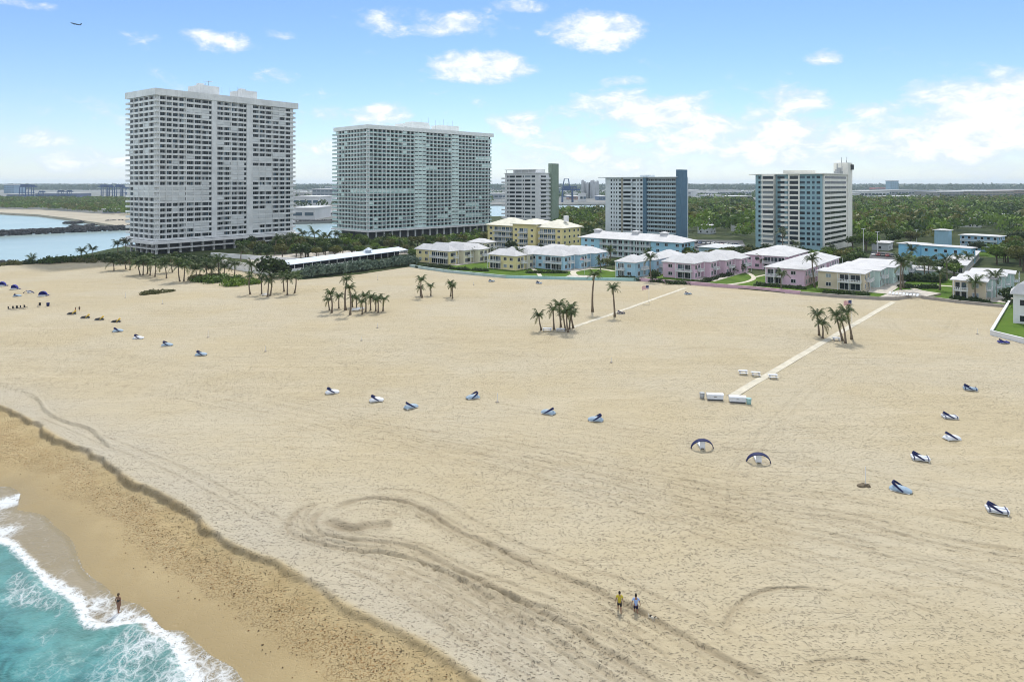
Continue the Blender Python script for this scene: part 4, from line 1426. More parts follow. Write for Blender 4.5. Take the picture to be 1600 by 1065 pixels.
mk = lambda n, c: paint(n, c, .75, .07, .4, grime=.2)
ribbon('garden_wall', gl([(641, 416), (660, 419.5), (700, 425), (742, 429), (790, 433.5)]), .75, .5, mk('wall_grey_teal', (.40, .52, .52)), 'pale grey teal beach wall below the yellow villas', 'wall')
ribbon('garden_wall', gl([(791, 433.5), (850, 435), (905, 436.5), (999, 438.3)]), .75, .5, mk('wall_teal', (.33, .54, .54)), 'teal beach wall below the blue villas', 'wall')
ribbon('garden_wall', gl([(1000, 438.4), (1060, 442.5), (1120, 447.3), (1180, 452), (1250, 459)]), .85, .5, mk('wall_pink', (.56, .38, .46)), 'pink beach wall below the pink villas', 'wall')
ribbon('garden_wall', gl([(1251, 459.2), (1310, 464), (1372, 467.5), (1400, 467.8), (1425, 464)]), .7, .5, mk('wall_taupe', (.36, .33, .30)), 'grey brown beach wall below the tan villa', 'wall')
ribbon('garden_wall', gl([(1440, 465.5), (1500, 473.5), (1574, 480.5)]), .7, .5, mk('wall_taupe', (.36, .33, .30)), 'grey brown beach wall right of the patio', 'wall')
ribbon('lawn_wall', [G(1577, 476)[:2], G(1549, 524)[:2], G(1601, 537)[:2], G(1900, 612)[:2]], 1.15, .45, mk('wall_white', (.70, .71, .72)), 'white wall round the raised green lawn at the frame edge', 'wall')
sheet('lawn', [G(1578, 477), G(1551, 524), G(1601, 536.5), G(1900, 611), G(1900, 520), G(1640, 478)], 0.75, M_LAWN, 'raised green lawn inside the white wall', 'lawn', th=.9)
LAWNS = [[(700, 424), (790, 432.5), (1000, 437.2), (1250, 458), (1372, 466), (1398, 458), (1385, 445), (1300, 440), (1200, 432), (1130, 424), (1000, 425), (900, 415), (800, 412), (700, 410)],
         [(1405, 461), (1440, 464.5), (1500, 472.5), (1570, 478), (1590, 470), (1560, 440), (1480, 436), (1395, 438), (1380, 445), (1398, 456)], [(1515, 399), (1560, 403), (1600, 408), (1600, 396), (1520, 389)]]
for k, pl in enumerate(LAWNS):
    sheet('lawn', gl(pl), .10, M_LAWN, ['green lawn between the beach wall and the villas', 'green garden lawn with paths around the palms', 'rough grass patch behind the motel'][k], 'lawn')


def path_strip(pts, w, z, m, label, name='path'):
    P = smooth_line([tuple(p[:2]) for p in pts], 4)
    b = MB()
    Ls, Rs = [], []
    for i, p in enumerate(P):
        a, e = Vector(P[max(0, i - 1)]), Vector(P[min(len(P) - 1, i + 1)])
        d = (e - a).normalized()
        Ls.append((p[0] - d.y * w / 2, p[1] + d.x * w / 2, z))
        Rs.append((p[0] + d.y * w / 2, p[1] - d.x * w / 2, z))
    for i in range(len(P) - 1):
        b.poly([Rs[i], Rs[i + 1], Ls[i + 1], Ls[i]])
        b.poly([(Rs[i][0], Rs[i][1], z - .1), (Rs[i + 1][0], Rs[i + 1][1], z - .1), Rs[i + 1], Rs[i]])
        b.poly([Ls[i], Ls[i + 1], (Ls[i + 1][0], Ls[i + 1][1], z - .1), (Ls[i][0], Ls[i][1], z - .1)])
    return tag(b.build(name, m), label, 'path', kind='structure')


path_strip([G(1130, 446), G(1165, 441), G(1178, 434), G(1165, 425), G(1150, 420)], 1.7, .14, M_MATWAY, 'pale curving garden path by the pink villas')
path_strip([G(1178, 434), G(1195, 430), G(1215, 429)], 1.4, .145, M_MATWAY, 'short pale path towards the set back pink villa')
path_strip([G(845, 433), G(838, 424), G(822, 414)], 1.6, .14, M_MATWAY, 'pale path between the yellow and blue villas')
path_strip([G(905, 434), G(896, 425), G(930, 420), G(960, 424)], 2.4, .14, M_MATWAY, 'pale path between the two blue villas')
path_strip([G(1460, 462), G(1440, 455), G(1422, 450), G(1400, 444), G(1385, 437)], 2.0, .14, M_MATWAY, 'pale garden path from the patio')
path_strip([G(1424, 450), G(1450, 446), G(1490, 448)], 2.6, .145, M_MATWAY, 'pale garden path towards the right tan villa')
sheet('patio', gl([(1374, 466.5), (1432, 464.2), (1448, 465.5), (1470, 461), (1432, 455), (1402, 456)]), .62, M_PAVE, 'grey patio terrace behind the beach wall', 'patio', th=.9)
sheet('patio', gl([(880, 434), (925, 436), (935, 431), (890, 430)]), .16, M_PAVE, 'small paved terrace behind the teal wall', 'patio', th=.2)
sheet('parking_lot', gl([(1085, 391), (1170, 394), (1160, 376), (1075, 374)]), .12, M_ROAD, 'parking lot right of the long blue house', 'parking lot')
sheet('parking_lot', gl([(1352, 420), (1404, 422), (1408, 396), (1362, 392)]), .12, M_ROAD, 'parking lot left of the motel', 'parking lot')
sheet('parking_lot', gl([(400, 415), (560, 402), (640, 397), (640, 391), (520, 392), (380, 402)]), .12, M_PAVE, 'parking lot behind the covered walkway', 'parking lot')


def bump_sheet(pts, w, label):
    """beach mat that follows the sand"""
    b = MB()
    P = [Vector(p[:2]) for p in pts]
    n = 60
    prev = None
    for i in range(n + 1):
        p = P[0].lerp(P[1], i / n)
        d = (P[1] - P[0]).normalized()
        l, r = p + Vector((-d.y, d.x)) * w / 2, p - Vector((-d.y, d.x)) * w / 2
        zz = max(sand_z(*p), sand_z(*l), sand_z(*r)) + .05
        cur = ((l.x, l.y, zz), (r.x, r.y, zz))
        if prev:
            b.poly([prev[1], cur[1], cur[0], prev[0]])
            for s in (0, 1):
                b.poly([prev[s], cur[s], (cur[s][0], cur[s][1], cur[s][2] - .25), (prev[s][0], prev[s][1], prev[s][2] - .25)])
        prev = cur
    return tag(b.build('beach_path', M_MATWAY), label, 'path', kind='structure')


bump_sheet([G(893, 513), G(1071, 449)], 1.3, 'pale straight beach path from the palm cluster to the pink wall')
bump_sheet([G(1146, 617), G(1396, 471)], 1.5, 'pale straight beach path from the storage boxes to the patio')

# ------------------------------------------------------------------ palms and trees
M_TRUNK = paint('palm_trunk', (0.17, 0.135, 0.10), 0.9, 0.25, 3.0)
M_BARK = paint('bark', (0.11, 0.085, 0.06), 0.9, 0.2, 2.0)
M_FROND = foliage('palm_frond', (0.030, 0.062, 0.014), (0.085, 0.12, 0.03), .22, .3)
M_FROND2 = foliage('palm_frond_yellow', (0.07, 0.09, 0.02), (0.18, 0.17, 0.05), .22, .25)


def frond_mesh(name, ln, rise, droop, m, rnd):
    b = MB()
    n = 9
    pts = []
    for i in range(n + 1):
        t = i / n
        pts.append(Vector((ln * (t - .12 * t * t), 0, rise * math.sin(min(1, t * 1.5) * math.pi / 2) - droop * t ** 2.2)))
    for i in range(n):
        a, e = pts[i], pts[i + 1]
        w = .05 * (1 - i / n) + .015
        b.poly([a + Vector((0, -w, 0)), e + Vector((0, -w, 0)), e + Vector((0, w, 0)), a + Vector((0, w, 0))])
        for s in (-1, 1):
            for q in (.1, .6):
                o = a.lerp(e, q)
                t = (i + q) / n
                l = ln * (.10 + .24 * math.sin(math.pi * min(1, t * .9 + .12))) * (.85 + .3 * rnd.random())
                tip = o + Vector((l * .55, s * l * .85, -l * (.35 + .3 * rnd.random())))
                wd = (e - a) * .42
                b.poly([o, o + wd, tip] if s > 0 else [o + wd, o, tip])
    return b.mesh(name, [m])


_r = random.Random(3)
FRONDS = [frond_mesh('frond_mesh', 2.9, ri, dr, M_FROND if k < 5 else M_FROND2, _r) for k, (ri, dr) in enumerate([(1.7, .7), (1.25, 1.0), (.85, 1.35), (.45, 1.6), (2.2, .4), (.1, 2.2), (.3, 1.9)])]


def crown_joined(seed):
    rnd = random.Random(seed)
    b = MB()
    for k in range(16):
        me = FRONDS[rnd.choice([0, 1, 2, 3, 4, 2, 3])] if k < 15 else FRONDS[5]
        M = Matrix.Rotation(k * 2.399 + rnd.uniform(-.3, .3), 4, 'Z') @ Matrix.Scale(rnd.uniform(.8, 1.15), 4)
        o = len(b.v)
        b.v += [tuple(M @ v.co) for v in me.vertices]
        for p in me.polygons:
            b.f.append(tuple(o + i for i in p.vertices))
            b.mi.append(1 if me is FRONDS[5] else 0)
    return b.mesh('palm_crown', [M_FROND, M_FROND2])


CROWNS = [crown_joined(100 + k) for k in range(5)]


def palm(bx, by, tx, ty, label, group, fine=False, size=1.0, sand=True, seed=0):
    rnd = random.Random(int(bx * 31 + by * 17) + seed)
    p = S(bx, by) if sand else G(bx, by, .08)
    h = (by - ty) / F * p.y
    dx = (tx - bx) / F * p.y
    dyy = rnd.uniform(-.5, .5)
    root = thing('coconut_palm', label, 'palm tree', (p.x, p.y, p.z - .05), 0, group)
    sc = size * (0.62 + .026 * h) * rnd.uniform(.92, 1.06)
    r0 = .15 + .012 * h
    cv = rnd.uniform(-.35, .35) * min(1, h / 6)
    path = [(0, 0, -.2)]
    for k in range(1, 7):
        t = k / 6
        path.append((dx * t ** 1.3 + cv * math.sin(math.pi * t), dyy * t, h * t))
    b = MB().tube(path, [r0 * 1.75, r0 * 1.15] + [r0 * (1 - .07 * k) for k in range(5)], 7)
    b.build('trunk', M_TRUNK, root, smooth=True)
    top = (dx, dyy, h)
    cr = add('crown', CROWNS[rnd.randrange(5)], None) if not fine else add('crown', MB().lathe([(.10, -.3), (.26, -.1), (.22, .25), (.03, .6)], 7).mesh('palm_heart', M_FROND2), None)
    cr.parent = root
    cr.location = top
    if fine:
        n = 17
        for k in range(n):
            i = [4, 4, 0, 0, 0, 1, 1, 1, 1, 2, 2, 2, 3, 3, 3, 5, 6][k]
            add('frond', FRONDS[i], cr, (0, 0, 0), (rnd.uniform(-.2, .2), rnd.uniform(-.12, .12), k * 2.399 + rnd.uniform(-.35, .35)), (sc * rnd.uniform(.8, 1.12),) * 3)
    else:
        cr.scale = (sc * 1.02,) * 3
        cr.rotation_euler = (rnd.uniform(-.15, .15), rnd.uniform(-.15, .15), rnd.uniform(0, 6.28))
    return root


ORD = ['first', 'second', 'third', 'fourth', 'fifth', 'sixth', 'seventh', 'eighth', 'ninth', 'tenth', 'eleventh', 'twelfth', 'thirteenth', 'fourteenth', 'fifteenth', 'sixteenth', 'seventeenth',
       'eighteenth', 'nineteenth', 'twentieth']
ORD += ['twenty ' + q for q in ORD[:9]] + ['thirtieth'] + ['thirty ' + q for q in ORD[:9]] + ['fortieth'] + ['forty ' + q for q in ORD[:9]] + ['fiftieth'] + ['fifty ' + q for q in ORD[:9]]


def palm_set(lst, phrase, group, fine, sand=True, size=1.0):
    for i, q in enumerate(sorted(lst)):
        palm(*q, label='%s palm from the left in %s' % (ORD[i], phrase), group=group, fine=fine, sand=sand, size=size)


palm_set([(391, 460, 389, 432), (409, 460, 409, 434), (418, 463.5, 419, 438), (422, 462, 425, 431), (444, 455.6, 443, 430), (449, 461, 450, 435), (460, 458, 462, 432)],
         'the palm row in front of the round dark tree', 'palms in front of the covered walkway', False, size=1.15)
palm_set([(515, 485, 513, 468), (518, 488.5, 516.5, 458), (529.5, 482, 529.5, 463), (540, 484.5, 542.5, 436), (547, 492, 546.6, 449), (551, 480, 551.5, 464), (557, 482, 556, 466), (566, 491, 565, 472),
          (571, 488, 570, 462), (579, 485, 580, 464), (587, 486, 587, 468), (591, 488.5, 591, 466), (598.6, 485.6, 600, 467)], 'the open palm grove on the sand', 'palms of the open grove', True)
palm_set([(657, 463, 656, 450), (660, 465, 658, 437), (673, 462, 672.5, 447), (704, 463, 703.5, 442), (707, 466.6, 706.7, 447)], 'the sparse palm pairs near the teal wall', 'palms in sparse pairs', True)
palm_set([(846, 515.5, 842, 492), (865.6, 514.6, 864, 483), (876.5, 510.6, 873.5, 476), (884, 516, 880.5, 489), (888, 519, 886, 485), (896, 512.5, 892, 480), (890, 514, 894, 490)], 'the tight cluster by two white benches', 'palms clustered at the path end', True, size=1.05)
palm(926, 487, 928.6, 429, 'tall leaning lone palm with long bare trunk beside the path', 'lone palms', True, 1.1)
palm(960.6, 494.7, 957.5, 450, 'lone straight palm standing next to the path', 'lone palms', True, 1.05)
palm_set([(1280, 524, 1277.6, 491), (1285, 528, 1284, 505), (1316.5, 532, 1306, 491), (1321, 536, 1315, 500), (1331, 530, 1321, 486)], 'the palm group astride the right path', 'palms astride the right path', True, size=1.1)
palm_set([(178, 423, 176.5, 409), (197, 421, 194, 404), (203, 422, 201.5, 404), (219, 429.4, 216, 411), (223.4, 429.4, 223.4, 409), (230, 428, 228, 406), (234, 430, 236, 411), (242, 432.5, 243, 412),
          (260, 435, 257, 413), (269.5, 425.5, 265.6, 404), (281, 440, 279, 413), (287, 440, 289, 415), (307, 439, 306, 420), (312, 432.5, 312.5, 415), (322, 432.5, 322.6, 414), (330, 431, 330, 419),
          (343, 434, 341, 408), (351, 434, 351.5, 417), (366, 432.5, 366, 413)], 'the grove below the white tower', 'palms below the white tower', False, size=1.75)
palm_set([(51, 411, 51, 404), (126, 403, 127, 392), (144, 402, 144, 389), (184, 399, 183.7, 381), (197, 399, 196, 379)], 'the palms on the inlet bank', 'palms on the inlet bank', False, False, size=1.6)
palm_set([(736, 409, 736, 391), (765, 405, 765, 390), (812, 419, 810.6, 393), (939, 425, 939, 409), (954, 412, 954, 391), (1012, 414, 1012, 394), (1017.6, 438, 1016, 402), (1126, 424, 1126, 404)],
         'the gardens of the yellow and blue villas', 'garden palms of yellow and blue villas', False, False, size=1.4)
palm_set([(1190, 420, 1190, 404), (1219, 414, 1219, 400), (1221, 452, 1220.5, 428), (1222, 396, 1222, 363), (1245, 400, 1244, 382), (1273, 449, 1269, 405), (1300, 400, 1300, 386)],
         'the gardens of the pink villas', 'garden palms of pink villas', False, False, size=1.4)
palm_set([(1407, 455, 1408, 408), (1412, 450, 1413, 414), (1419, 434, 1417.5, 404), (1424, 412, 1424, 390), (1436, 432, 1437, 408), (1444, 436, 1444, 411), (1452, 436, 1451, 408), (1458, 434, 1459, 414), (1468, 453, 1467, 425),
          (1479.5, 438, 1479.5, 406), (1498, 420, 1498, 402), (1512, 418, 1512, 400), (1525.5, 470, 1523.6, 441), (1555.5, 464, 1553.6, 430)], 'the gardens around the patio', 'garden palms around the patio', False, False, size=1.45)
palm_set([(377, 414, 377.6, 389), (392, 436, 392, 413), (430, 398, 432, 374), (447, 396, 447, 372), (456, 394, 456, 370), (473, 391, 473, 365), (491, 390, 491, 364), (503, 392, 503, 371), (512, 390, 512, 369), (527, 389, 527, 366), (600, 392, 600, 377), (624, 394, 624, 378), (645, 396, 645, 382)],
         'the row between the two towers', 'palms between the towers', False, False, size=1.7)


def crown_mesh(seed, rx, rz, nq, m, leaf=.55, blobs=9):
    rng = np.random.default_rng(seed)
    cs = []
    for k in range(blobs):
        a, rr = rng.uniform(0, 6.28), rx * .62 * math.sqrt(rng.uniform(0.02, 1))
        cs.append((rr * math.cos(a), rr * math.sin(a), rz * rng.uniform(-.35, .5) * (1 - .5 * (rr / rx)), rx * rng.uniform(.30, .50)))
    cs = np.array(cs)
    w = cs[:, 3] ** 2
    idx = rng.choice(len(cs), nq, p=w / w.sum())
    d = rng.normal(size=(nq, 3))
    d /= np.linalg.norm(d, axis=1)[:, None]
    rad = cs[idx, 3] * np.clip(rng.normal(.92, .16, nq), .3, 1.25)
    P = cs[idx, :3] + d * rad[:, None] * np.array([1, 1, .78])
    nrm = d + rng.normal(scale=.55, size=(nq, 3))
    nrm /= np.linalg.norm(nrm, axis=1)[:, None]
    t = np.cross(nrm, rng.normal(size=(nq, 3)))
    t /= np.linalg.norm(t, axis=1)[:, None]
    bt = np.cross(nrm, t)
    s = leaf * rng.uniform(.6, 1.3, nq)[:, None]
    V = np.stack([P - t * s, P + bt * s * .55, P + t * s, P - bt * s * .55], 1).reshape(-1, 3)
    me = bpy.data.meshes.new('crown')
    me.from_pydata(V.tolist(), [], np.arange(nq * 4).reshape(-1, 4).tolist())
    me.materials.append(m)
    return me


FOL = [foliage('leaf_dark', (0.018, 0.040, 0.010), (0.050, 0.085, 0.018)), foliage('leaf_mid', (0.038, 0.080, 0.012), (0.10, 0.155, 0.026)),
       foliage('leaf_olive', (0.070, 0.085, 0.018), (0.165, 0.165, 0.042)), foliage('leaf_bright', (0.065, 0.125, 0.014), (0.16, 0.235, 0.035))]
TREE_M = [crown_mesh(200 + k, 4.4, 3.4, 760, FOL[k % 4]) for k in range(8)]
TRUNK_M = MB().tube([(0, 0, -.2), (.1, .05, 2.2), (.0, .1, 4.6)], [.36, .27, .15], 6)
for a in range(4):
    TRUNK_M.tube([(.05, .05, 2.2 + .3 * a), (1.5 * math.cos(a * 1.6), 1.5 * math.sin(a * 1.6), 4.6)], [.15, .06], 5)
TRUNK_M = TRUNK_M.mesh('trunk', M_BARK)
COLOUR = ['dark green', 'mid green', 'olive', 'bright green']


def tree(p, sc, k, label, group, cat='tree', name='broadleaf_tree', low=False):
    rnd = random.Random(int(p.x * 13 + p.y * 7))
    root = thing(name, label, cat, (p.x, p.y, 0.05), rnd.uniform(0, 6.28), group)
    add('trunk', TRUNK_M, root, (0, 0, 0), (0, 0, 0), (sc, sc, sc * (.45 if low else 1)))
    add('crown', TREE_M[k], root, (0, 0, (2.6 if low else 5.0) * sc), (0, 0, 0), (sc * rnd.uniform(.9, 1.15), sc * rnd.uniform(.9, 1.15), sc * rnd.uniform(.8, 1.1)))
    return root


bpy.context.view_layer.update()
FOOT, HOUSES = [], []
for o in list(COL.objects):
    if o.parent is None and o.type == 'EMPTY':
        for ch in o.children:
            if ch.name.split('.')[0] in ('wall', 'base_wall') and ch.type == 'MESH' and o.name.split('.')[0] not in ('garden_wall', 'lawn_wall'):
                bb = [Vector(v) for v in ch.bound_box]
                xs, ys = [v.x for v in bb], [v.y for v in bb]
                if o.name.split('.')[0] == 'house':
                    HOUSES.append((o.location.x, o.location.y, max(xs), max(ys)))
                FOOT.append((o.location.x, o.location.y, o.rotation_euler.z, min(xs), max(xs), min(ys), max(ys)))


def in_foot(x, y, mar=3.0):
    for ox, oy, a, x0, x1, y0, y1 in FOOT:
        dx, dy = x - ox, y - oy
        lx, ly = dx * math.cos(a) + dy * math.sin(a), -dx * math.sin(a) + dy * math.cos(a)
        if x0 - mar < lx < x1 + mar and y0 - mar < ly < y1 + mar:
            return True
    return False


def hides_house(x, y):
    """a small front yard keeps each house among the trees in sight"""
    for ox, oy, lx, ly in HOUSES:
        if 0 < oy - y < oy * .05 and abs(x - (ox - 2) * y / oy) < 8.5:
            return True
    return False


def in_poly(x, y, poly):
    r = False
    for (x0, y0), (x1, y1) in zip(poly, poly[1:] + poly[:1]):
        if (y0 > y) != (y1 > y) and x < (x1 - x0) * (y - y0) / (y1 - y0) + x0:
            r = not r
    return r


WOODS = [('in the wood left of the teal block', [(1066, 319), (1174, 319), (1174, 396), (1162, 376), (1120, 371), (1066, 374)], 11.5, 1.5),
         ('in the wood right of the teal block', [(1331, 318), (1760, 318), (1760, 372), (1600, 376), (1566, 370), (1500, 364), (1488, 372), (1460, 380), (1402, 392), (1360, 392), (1332, 404)], 12.0, 1.55),
         ('beside the channel between the mid-rise blocks', [(868, 340), (946, 338), (946, 374), (905, 378), (868, 372)], 9.0, 1.3),
         ('at the foot of the teal block', [(1150, 396), (1260, 408), (1320, 404), (1350, 402), (1350, 424), (1310, 420), (1262, 416), (1180, 408), (1152, 404)], 5.2, .8),
         ('between the two towers', [(375, 388), (470, 386), (540, 381), (640, 386), (650, 398), (560, 401), (470, 408), (380, 404)], 8.6, .85),
         ('at the frame edge beside the motel', [(1572, 372), (1760, 372), (1760, 424), (1600, 424), (1545, 414), (1530, 404), (1566, 400)], 9.0, 1.15),
         ('between the yellow house and the towers', [(640, 398), (735, 396), (760, 392), (760, 402), (700, 406), (645, 408)], 5.0, .5),
         ('along the foot of the teal tower', [(538, 385), (575, 389), (640, 385), (700, 380), (762, 374), (764, 382), (735, 392), (640, 394), (560, 393)], 7.5, .8),
         ('between the blue villas and long blue house', [(905, 410), (940, 412), (1000, 414), (1010, 420), (960, 421), (915, 418)], 5.5, .5),
         ('in the villa gardens', [(1062, 408), (1135, 402), (1165, 404), (1160, 416), (1100, 420), (1068, 416)], 5.2, .75),
         ('beside the patio garden', [(1398, 420), (1470, 424), (1520, 418), (1520, 430), (1470, 438), (1400, 434)], 4.8, .72)]
cand = []
for phrase, pl, sp, sc in WOODS:
    wp = [tuple(G(*q)[:2]) for q in pl]
    x0, x1 = min(q[0] for q in wp), max(q[0] for q in wp)
    y0, y1 = min(q[1] for q in wp), max(q[1] for q in wp)
    rnd = random.Random(len(phrase))
    y = y0
    while y < y1:
        x = x0
        while x < x1:
            px_, py_ = x + rnd.uniform(-.45, .45) * sp, y + rnd.uniform(-.45, .45) * sp
            if in_poly(px_, py_, wp) and not in_foot(px_, py_, 2.5 * sc + 1) and not hides_house(px_, py_) and rnd.random() < .88:
                cand.append((py_, px_, phrase, sc * rnd.uniform(.62, 1.22), rnd.randrange(8)))
            x += sp
        y += sp
cand.sort()
seen = {}
for y, x, phrase, sc, k in sorted(cand[:300], key=lambda q: q[1] / q[0]):
    i = seen[(phrase, k % 4)] = seen.get((phrase, k % 4), -1) + 1
    tree(Vector((x, y, 0)), sc, k, '%s %s tree from the left %s' % (ORD[i], COLOUR[k % 4], phrase), 'broadleaf trees ' + phrase)


def tree_mass(name, pts, label, seed, nq=70, leaf=.95, mats=None, r=4.6, zc=5.0):
    """far trees as one mass: each still its own uneven clump of leaves"""
    rng = np.random.default_rng(seed)
    n = len(pts)
    P = np.array([(p[0], p[1], zc * p[2]) for p in pts])
    S_ = np.array([p[2] for p in pts])
    d = rng.normal(size=(n, nq, 3))
    d /= np.linalg.norm(d, axis=2)[..., None]
    d[..., 2] = np.abs(d[..., 2]) * 1.0 - .25
    lob = 1 + .35 * np.sin(d[..., 0] * 5 + rng.uniform(0, 6, (n, 1))) * np.cos(d[..., 1] * 5 + rng.uniform(0, 6, (n, 1)))
    C = P[:, None] + d * (S_[:, None] * r * lob * rng.uniform(.65, 1.08, (n, nq)))[..., None] * np.array([1, 1, .85])
    nr = d + rng.normal(scale=.5, size=d.shape)
    nr /= np.linalg.norm(nr, axis=2)[..., None]
    t = np.cross(nr, rng.normal(size=d.shape))
    t /= np.linalg.norm(t, axis=2)[..., None]
    bt = np.cross(nr, t)
    s = (leaf * S_[:, None] * rng.uniform(.6, 1.3, (n, nq)))[..., None]
    V = np.stack([C - t * s, C + bt * s * .6, C + t * s, C - bt * s * .6], 2).reshape(-1, 3).astype(np.float32)
    q = np.arange(len(V), dtype=np.int32)
    me = bpy.data.meshes.new(name)
    me.vertices.add(len(V))
    me.vertices.foreach_set('co', V.ravel())
    me.loops.add(len(V))
    me.loops.foreach_set('vertex_index', q)
    me.polygons.add(len(V) // 4)
    me.polygons.foreach_set('loop_start', q[::4].copy())
    me.update(calc_edges=True)
    for m in (mats or FOL):
        me.materials.append(m)
    me.polygons.foreach_set('material_index', np.repeat(rng.integers(0, len(mats or FOL), n), nq).astype(np.int32))
    return tag(add(name, me), label, 'woodland', kind='stuff')


tree_mass('woodland', [(x, y, sc * 1.05) for y, x, ph, sc, k in cand[300:]], 'dense green woodland of broadleaf trees behind the mid-rise blocks', 5)


def scatter(pl, sp, lo, hi, seed, keep=.9):
    wp = [tuple(G(*q)[:2]) for q in pl]
    x0, x1 = min(q[0] for q in wp), max(q[0] for q in wp)
    y0, y1 = min(q[1] for q in wp), max(q[1] for q in wp)
    rnd = random.Random(seed)
    out = []
    y = y0
    while y < y1:
        x = x0
        while x < x1:
            a, b_ = x + rnd.uniform(-.5, .5) * sp, y + rnd.uniform(-.5, .5) * sp
            if in_poly(a, b_, wp) and rnd.random() < keep:
                out.append((a, b_, rnd.uniform(lo, hi)))
            x += sp
        y += sp
    return out


tree_mass('far_woodland', scatter([(-250, 327), (60, 328), (130, 333), (215, 338), (330, 338), (330, 322), (215, 312), (-250, 311)], 9, .6, 1.1, 4), 'olive green scrub wood across the inlet', 6, 30, 1.5,
          [FOL[1], FOL[2], FOL[3]])
tree_mass('distant_treeline', scatter([(-300, 297), (2000, 297), (2000, 290.5), (-300, 290.5)], 70, 1.2, 2.2, 8, .8), 'hazy distant treeline along the horizon', 7, 16, 7.0, [FOL[0]], r=16, zc=3)
tree_mass('distant_treeline', scatter([(440, 325), (900, 312), (1100, 312), (1700, 311), (1700, 301), (1000, 300), (440, 303)], 40, .8, 1.3, 9, .35), 'tree belts between the port sheds', 8, 30, 2.4, [FOL[0], FOL[1]], r=8, zc=4)

# hedge, sea grape, dune scrub
M_GRAPE = foliage('sea_grape', (0.055, 0.095, 0.065), (0.15, 0.20, 0.15), .2, .1)
M_DUNE = foliage('dune_scrub', (0.06, 0.075, 0.022), (0.17, 0.16, 0.06), .2, .1)


def bush_row(name, p0, p1, n, sc, m, label, cat, wide=1.0, low=.55, seed=0):
    a, e = G(*p0), G(*p1)
    rnd = random.Random(seed + n)
    pts = []
    for i in range(n):
        t = (i + rnd.uniform(-.3, .3)) / max(1, n - 1)
        q = a.lerp(e, min(1, max(0, t)))
        d = Vector((e.y - a.y, a.x - e.x, 0)).normalized() * rnd.uniform(-wide, wide)
        pts.append((q.x + d.x, q.y + d.y, sc * rnd.uniform(.7, 1.25)))
    o = tree_mass(name, pts, label, seed + 50, 150, .42, [m], r=2.2, zc=low * 1.2)
    o['category'] = cat
    del o['kind']
    return o


bush_row('sea_grape_hedge', (476, 434), (645, 412), 46, 1.35, M_GRAPE, 'grey green sea grape hedge along the covered walkway', 'hedge', 2.4, 1.0, 1)
bush_row('dune_scrub', (5, 414), (40, 412.5), 6, .9, M_DUNE, 'low dune scrub on the bank at the frame edge', 'scrub', 2, .5, 2)
bush_row('dune_scrub', (45, 412), (62, 411), 4, .9, FOL[0], 'dark scrub round the small bank palm', 'scrub', 1.5, .5, 3)
bush_row('dune_scrub', (65, 411.5), (180, 404), 26, 1.1, FOL[1], 'long green scrub strip along the inlet bank', 'scrub', 3, .6, 4)
bush_row('dune_scrub', (170, 408), (330, 416), 34, 1.5, FOL[0], 'dark undergrowth behind the palm grove', 'scrub', 3, .9, 15)
bush_row('dune_scrub', (130, 408), (215, 413), 20, .9, M_DUNE, 'olive scrub below the left palms of the grove', 'scrub', 3.5, .4, 5)
bush_row('dune_scrub', (310, 441), (370, 437), 22, 1.0, FOL[1], 'green dune scrub mound below the grove', 'scrub', 4, .4, 6)
bush_row('dune_scrub', (300, 437), (345, 434), 14, .8, M_DUNE, 'yellow green dune grass mound beside the grove', 'scrub', 3, .3, 7)
bush_row('dune_scrub', (352, 446), (400, 441), 16, .9, FOL[3], 'bright dune scrub mound beside the palm row', 'scrub', 3, .35, 8)
bush_row('dune_scrub', (224, 459), (246, 457), 8, .55, M_DUNE, 'small olive dune grass tuft alone on the sand', 'scrub', 2.2, .15, 9)
bush_row('dune_scrub', (252, 456), (270, 455), 5, .45, M_DUNE, 'second small dune grass tuft on the sand', 'scrub', 1.6, .12, 10)
for i, (p0, p1, lab) in enumerate([((1042, 443), (1100, 443), 'clipped dark hedge along the first pink villa'), ((1100, 441), (1140, 430), 'clipped dark hedge beside the stepped pink villa'),
                                   ((1185, 446), (1255, 452), 'clipped dark hedge below the broad roofed pink villa'), ((1290, 459), (1352, 461), 'clipped dark hedge below the tan villa'),
                                   ((826, 427), (884, 427), 'clipped dark hedge along the blue villa row'), ((652, 418), (702, 418), 'clipped dark hedge along the yellow villa row'),
                                   ((966, 436), (1000, 438), 'dark hedge below the second blue villa'), ((1488, 467), (1545, 474), 'dark hedge below the right tan villa'),
                                   ((1400, 438), (1470, 441), 'tall dark hedge behind the garden palms'), ((1575, 470), (1600, 500), 'dark shrubs beside the white house'),
                                   ((706, 421), (760, 424), 'low dark shrubs on the yellow villa lawn'), ((1016, 439), (1034, 440), 'dark shrubs between blue and pink villas'),
                                   ((1408, 449), (1425, 450), 'square clipped hedge inside the garden path'), ((1436, 451), (1462, 450), 'small round shrubs beside the garden path')]):
    bush_row('hedge', p0, p1, 14 if i != 8 else 26, .62 if i != 8 else 1.0, FOL[0], lab, 'hedge', .7, .35 if i != 8 else .8, 20 + i)
tree(G(428, 434), 1.55, 0, 'large round dark tree beside the covered walkway', 'single trees', low=True)
tree(G(440, 432), 1.2, 4, 'smaller dark tree leaning against the large round tree', 'single trees', low=True)
for i, px in enumerate((482, 494, 508, 522, 536, 549)):
    tree(G(px, 401.5 - i * .35), .72, (0, 4)[i % 2], '%s of the clipped round trees in the row behind the walkway roof' % ORD[i], 'clipped round trees')
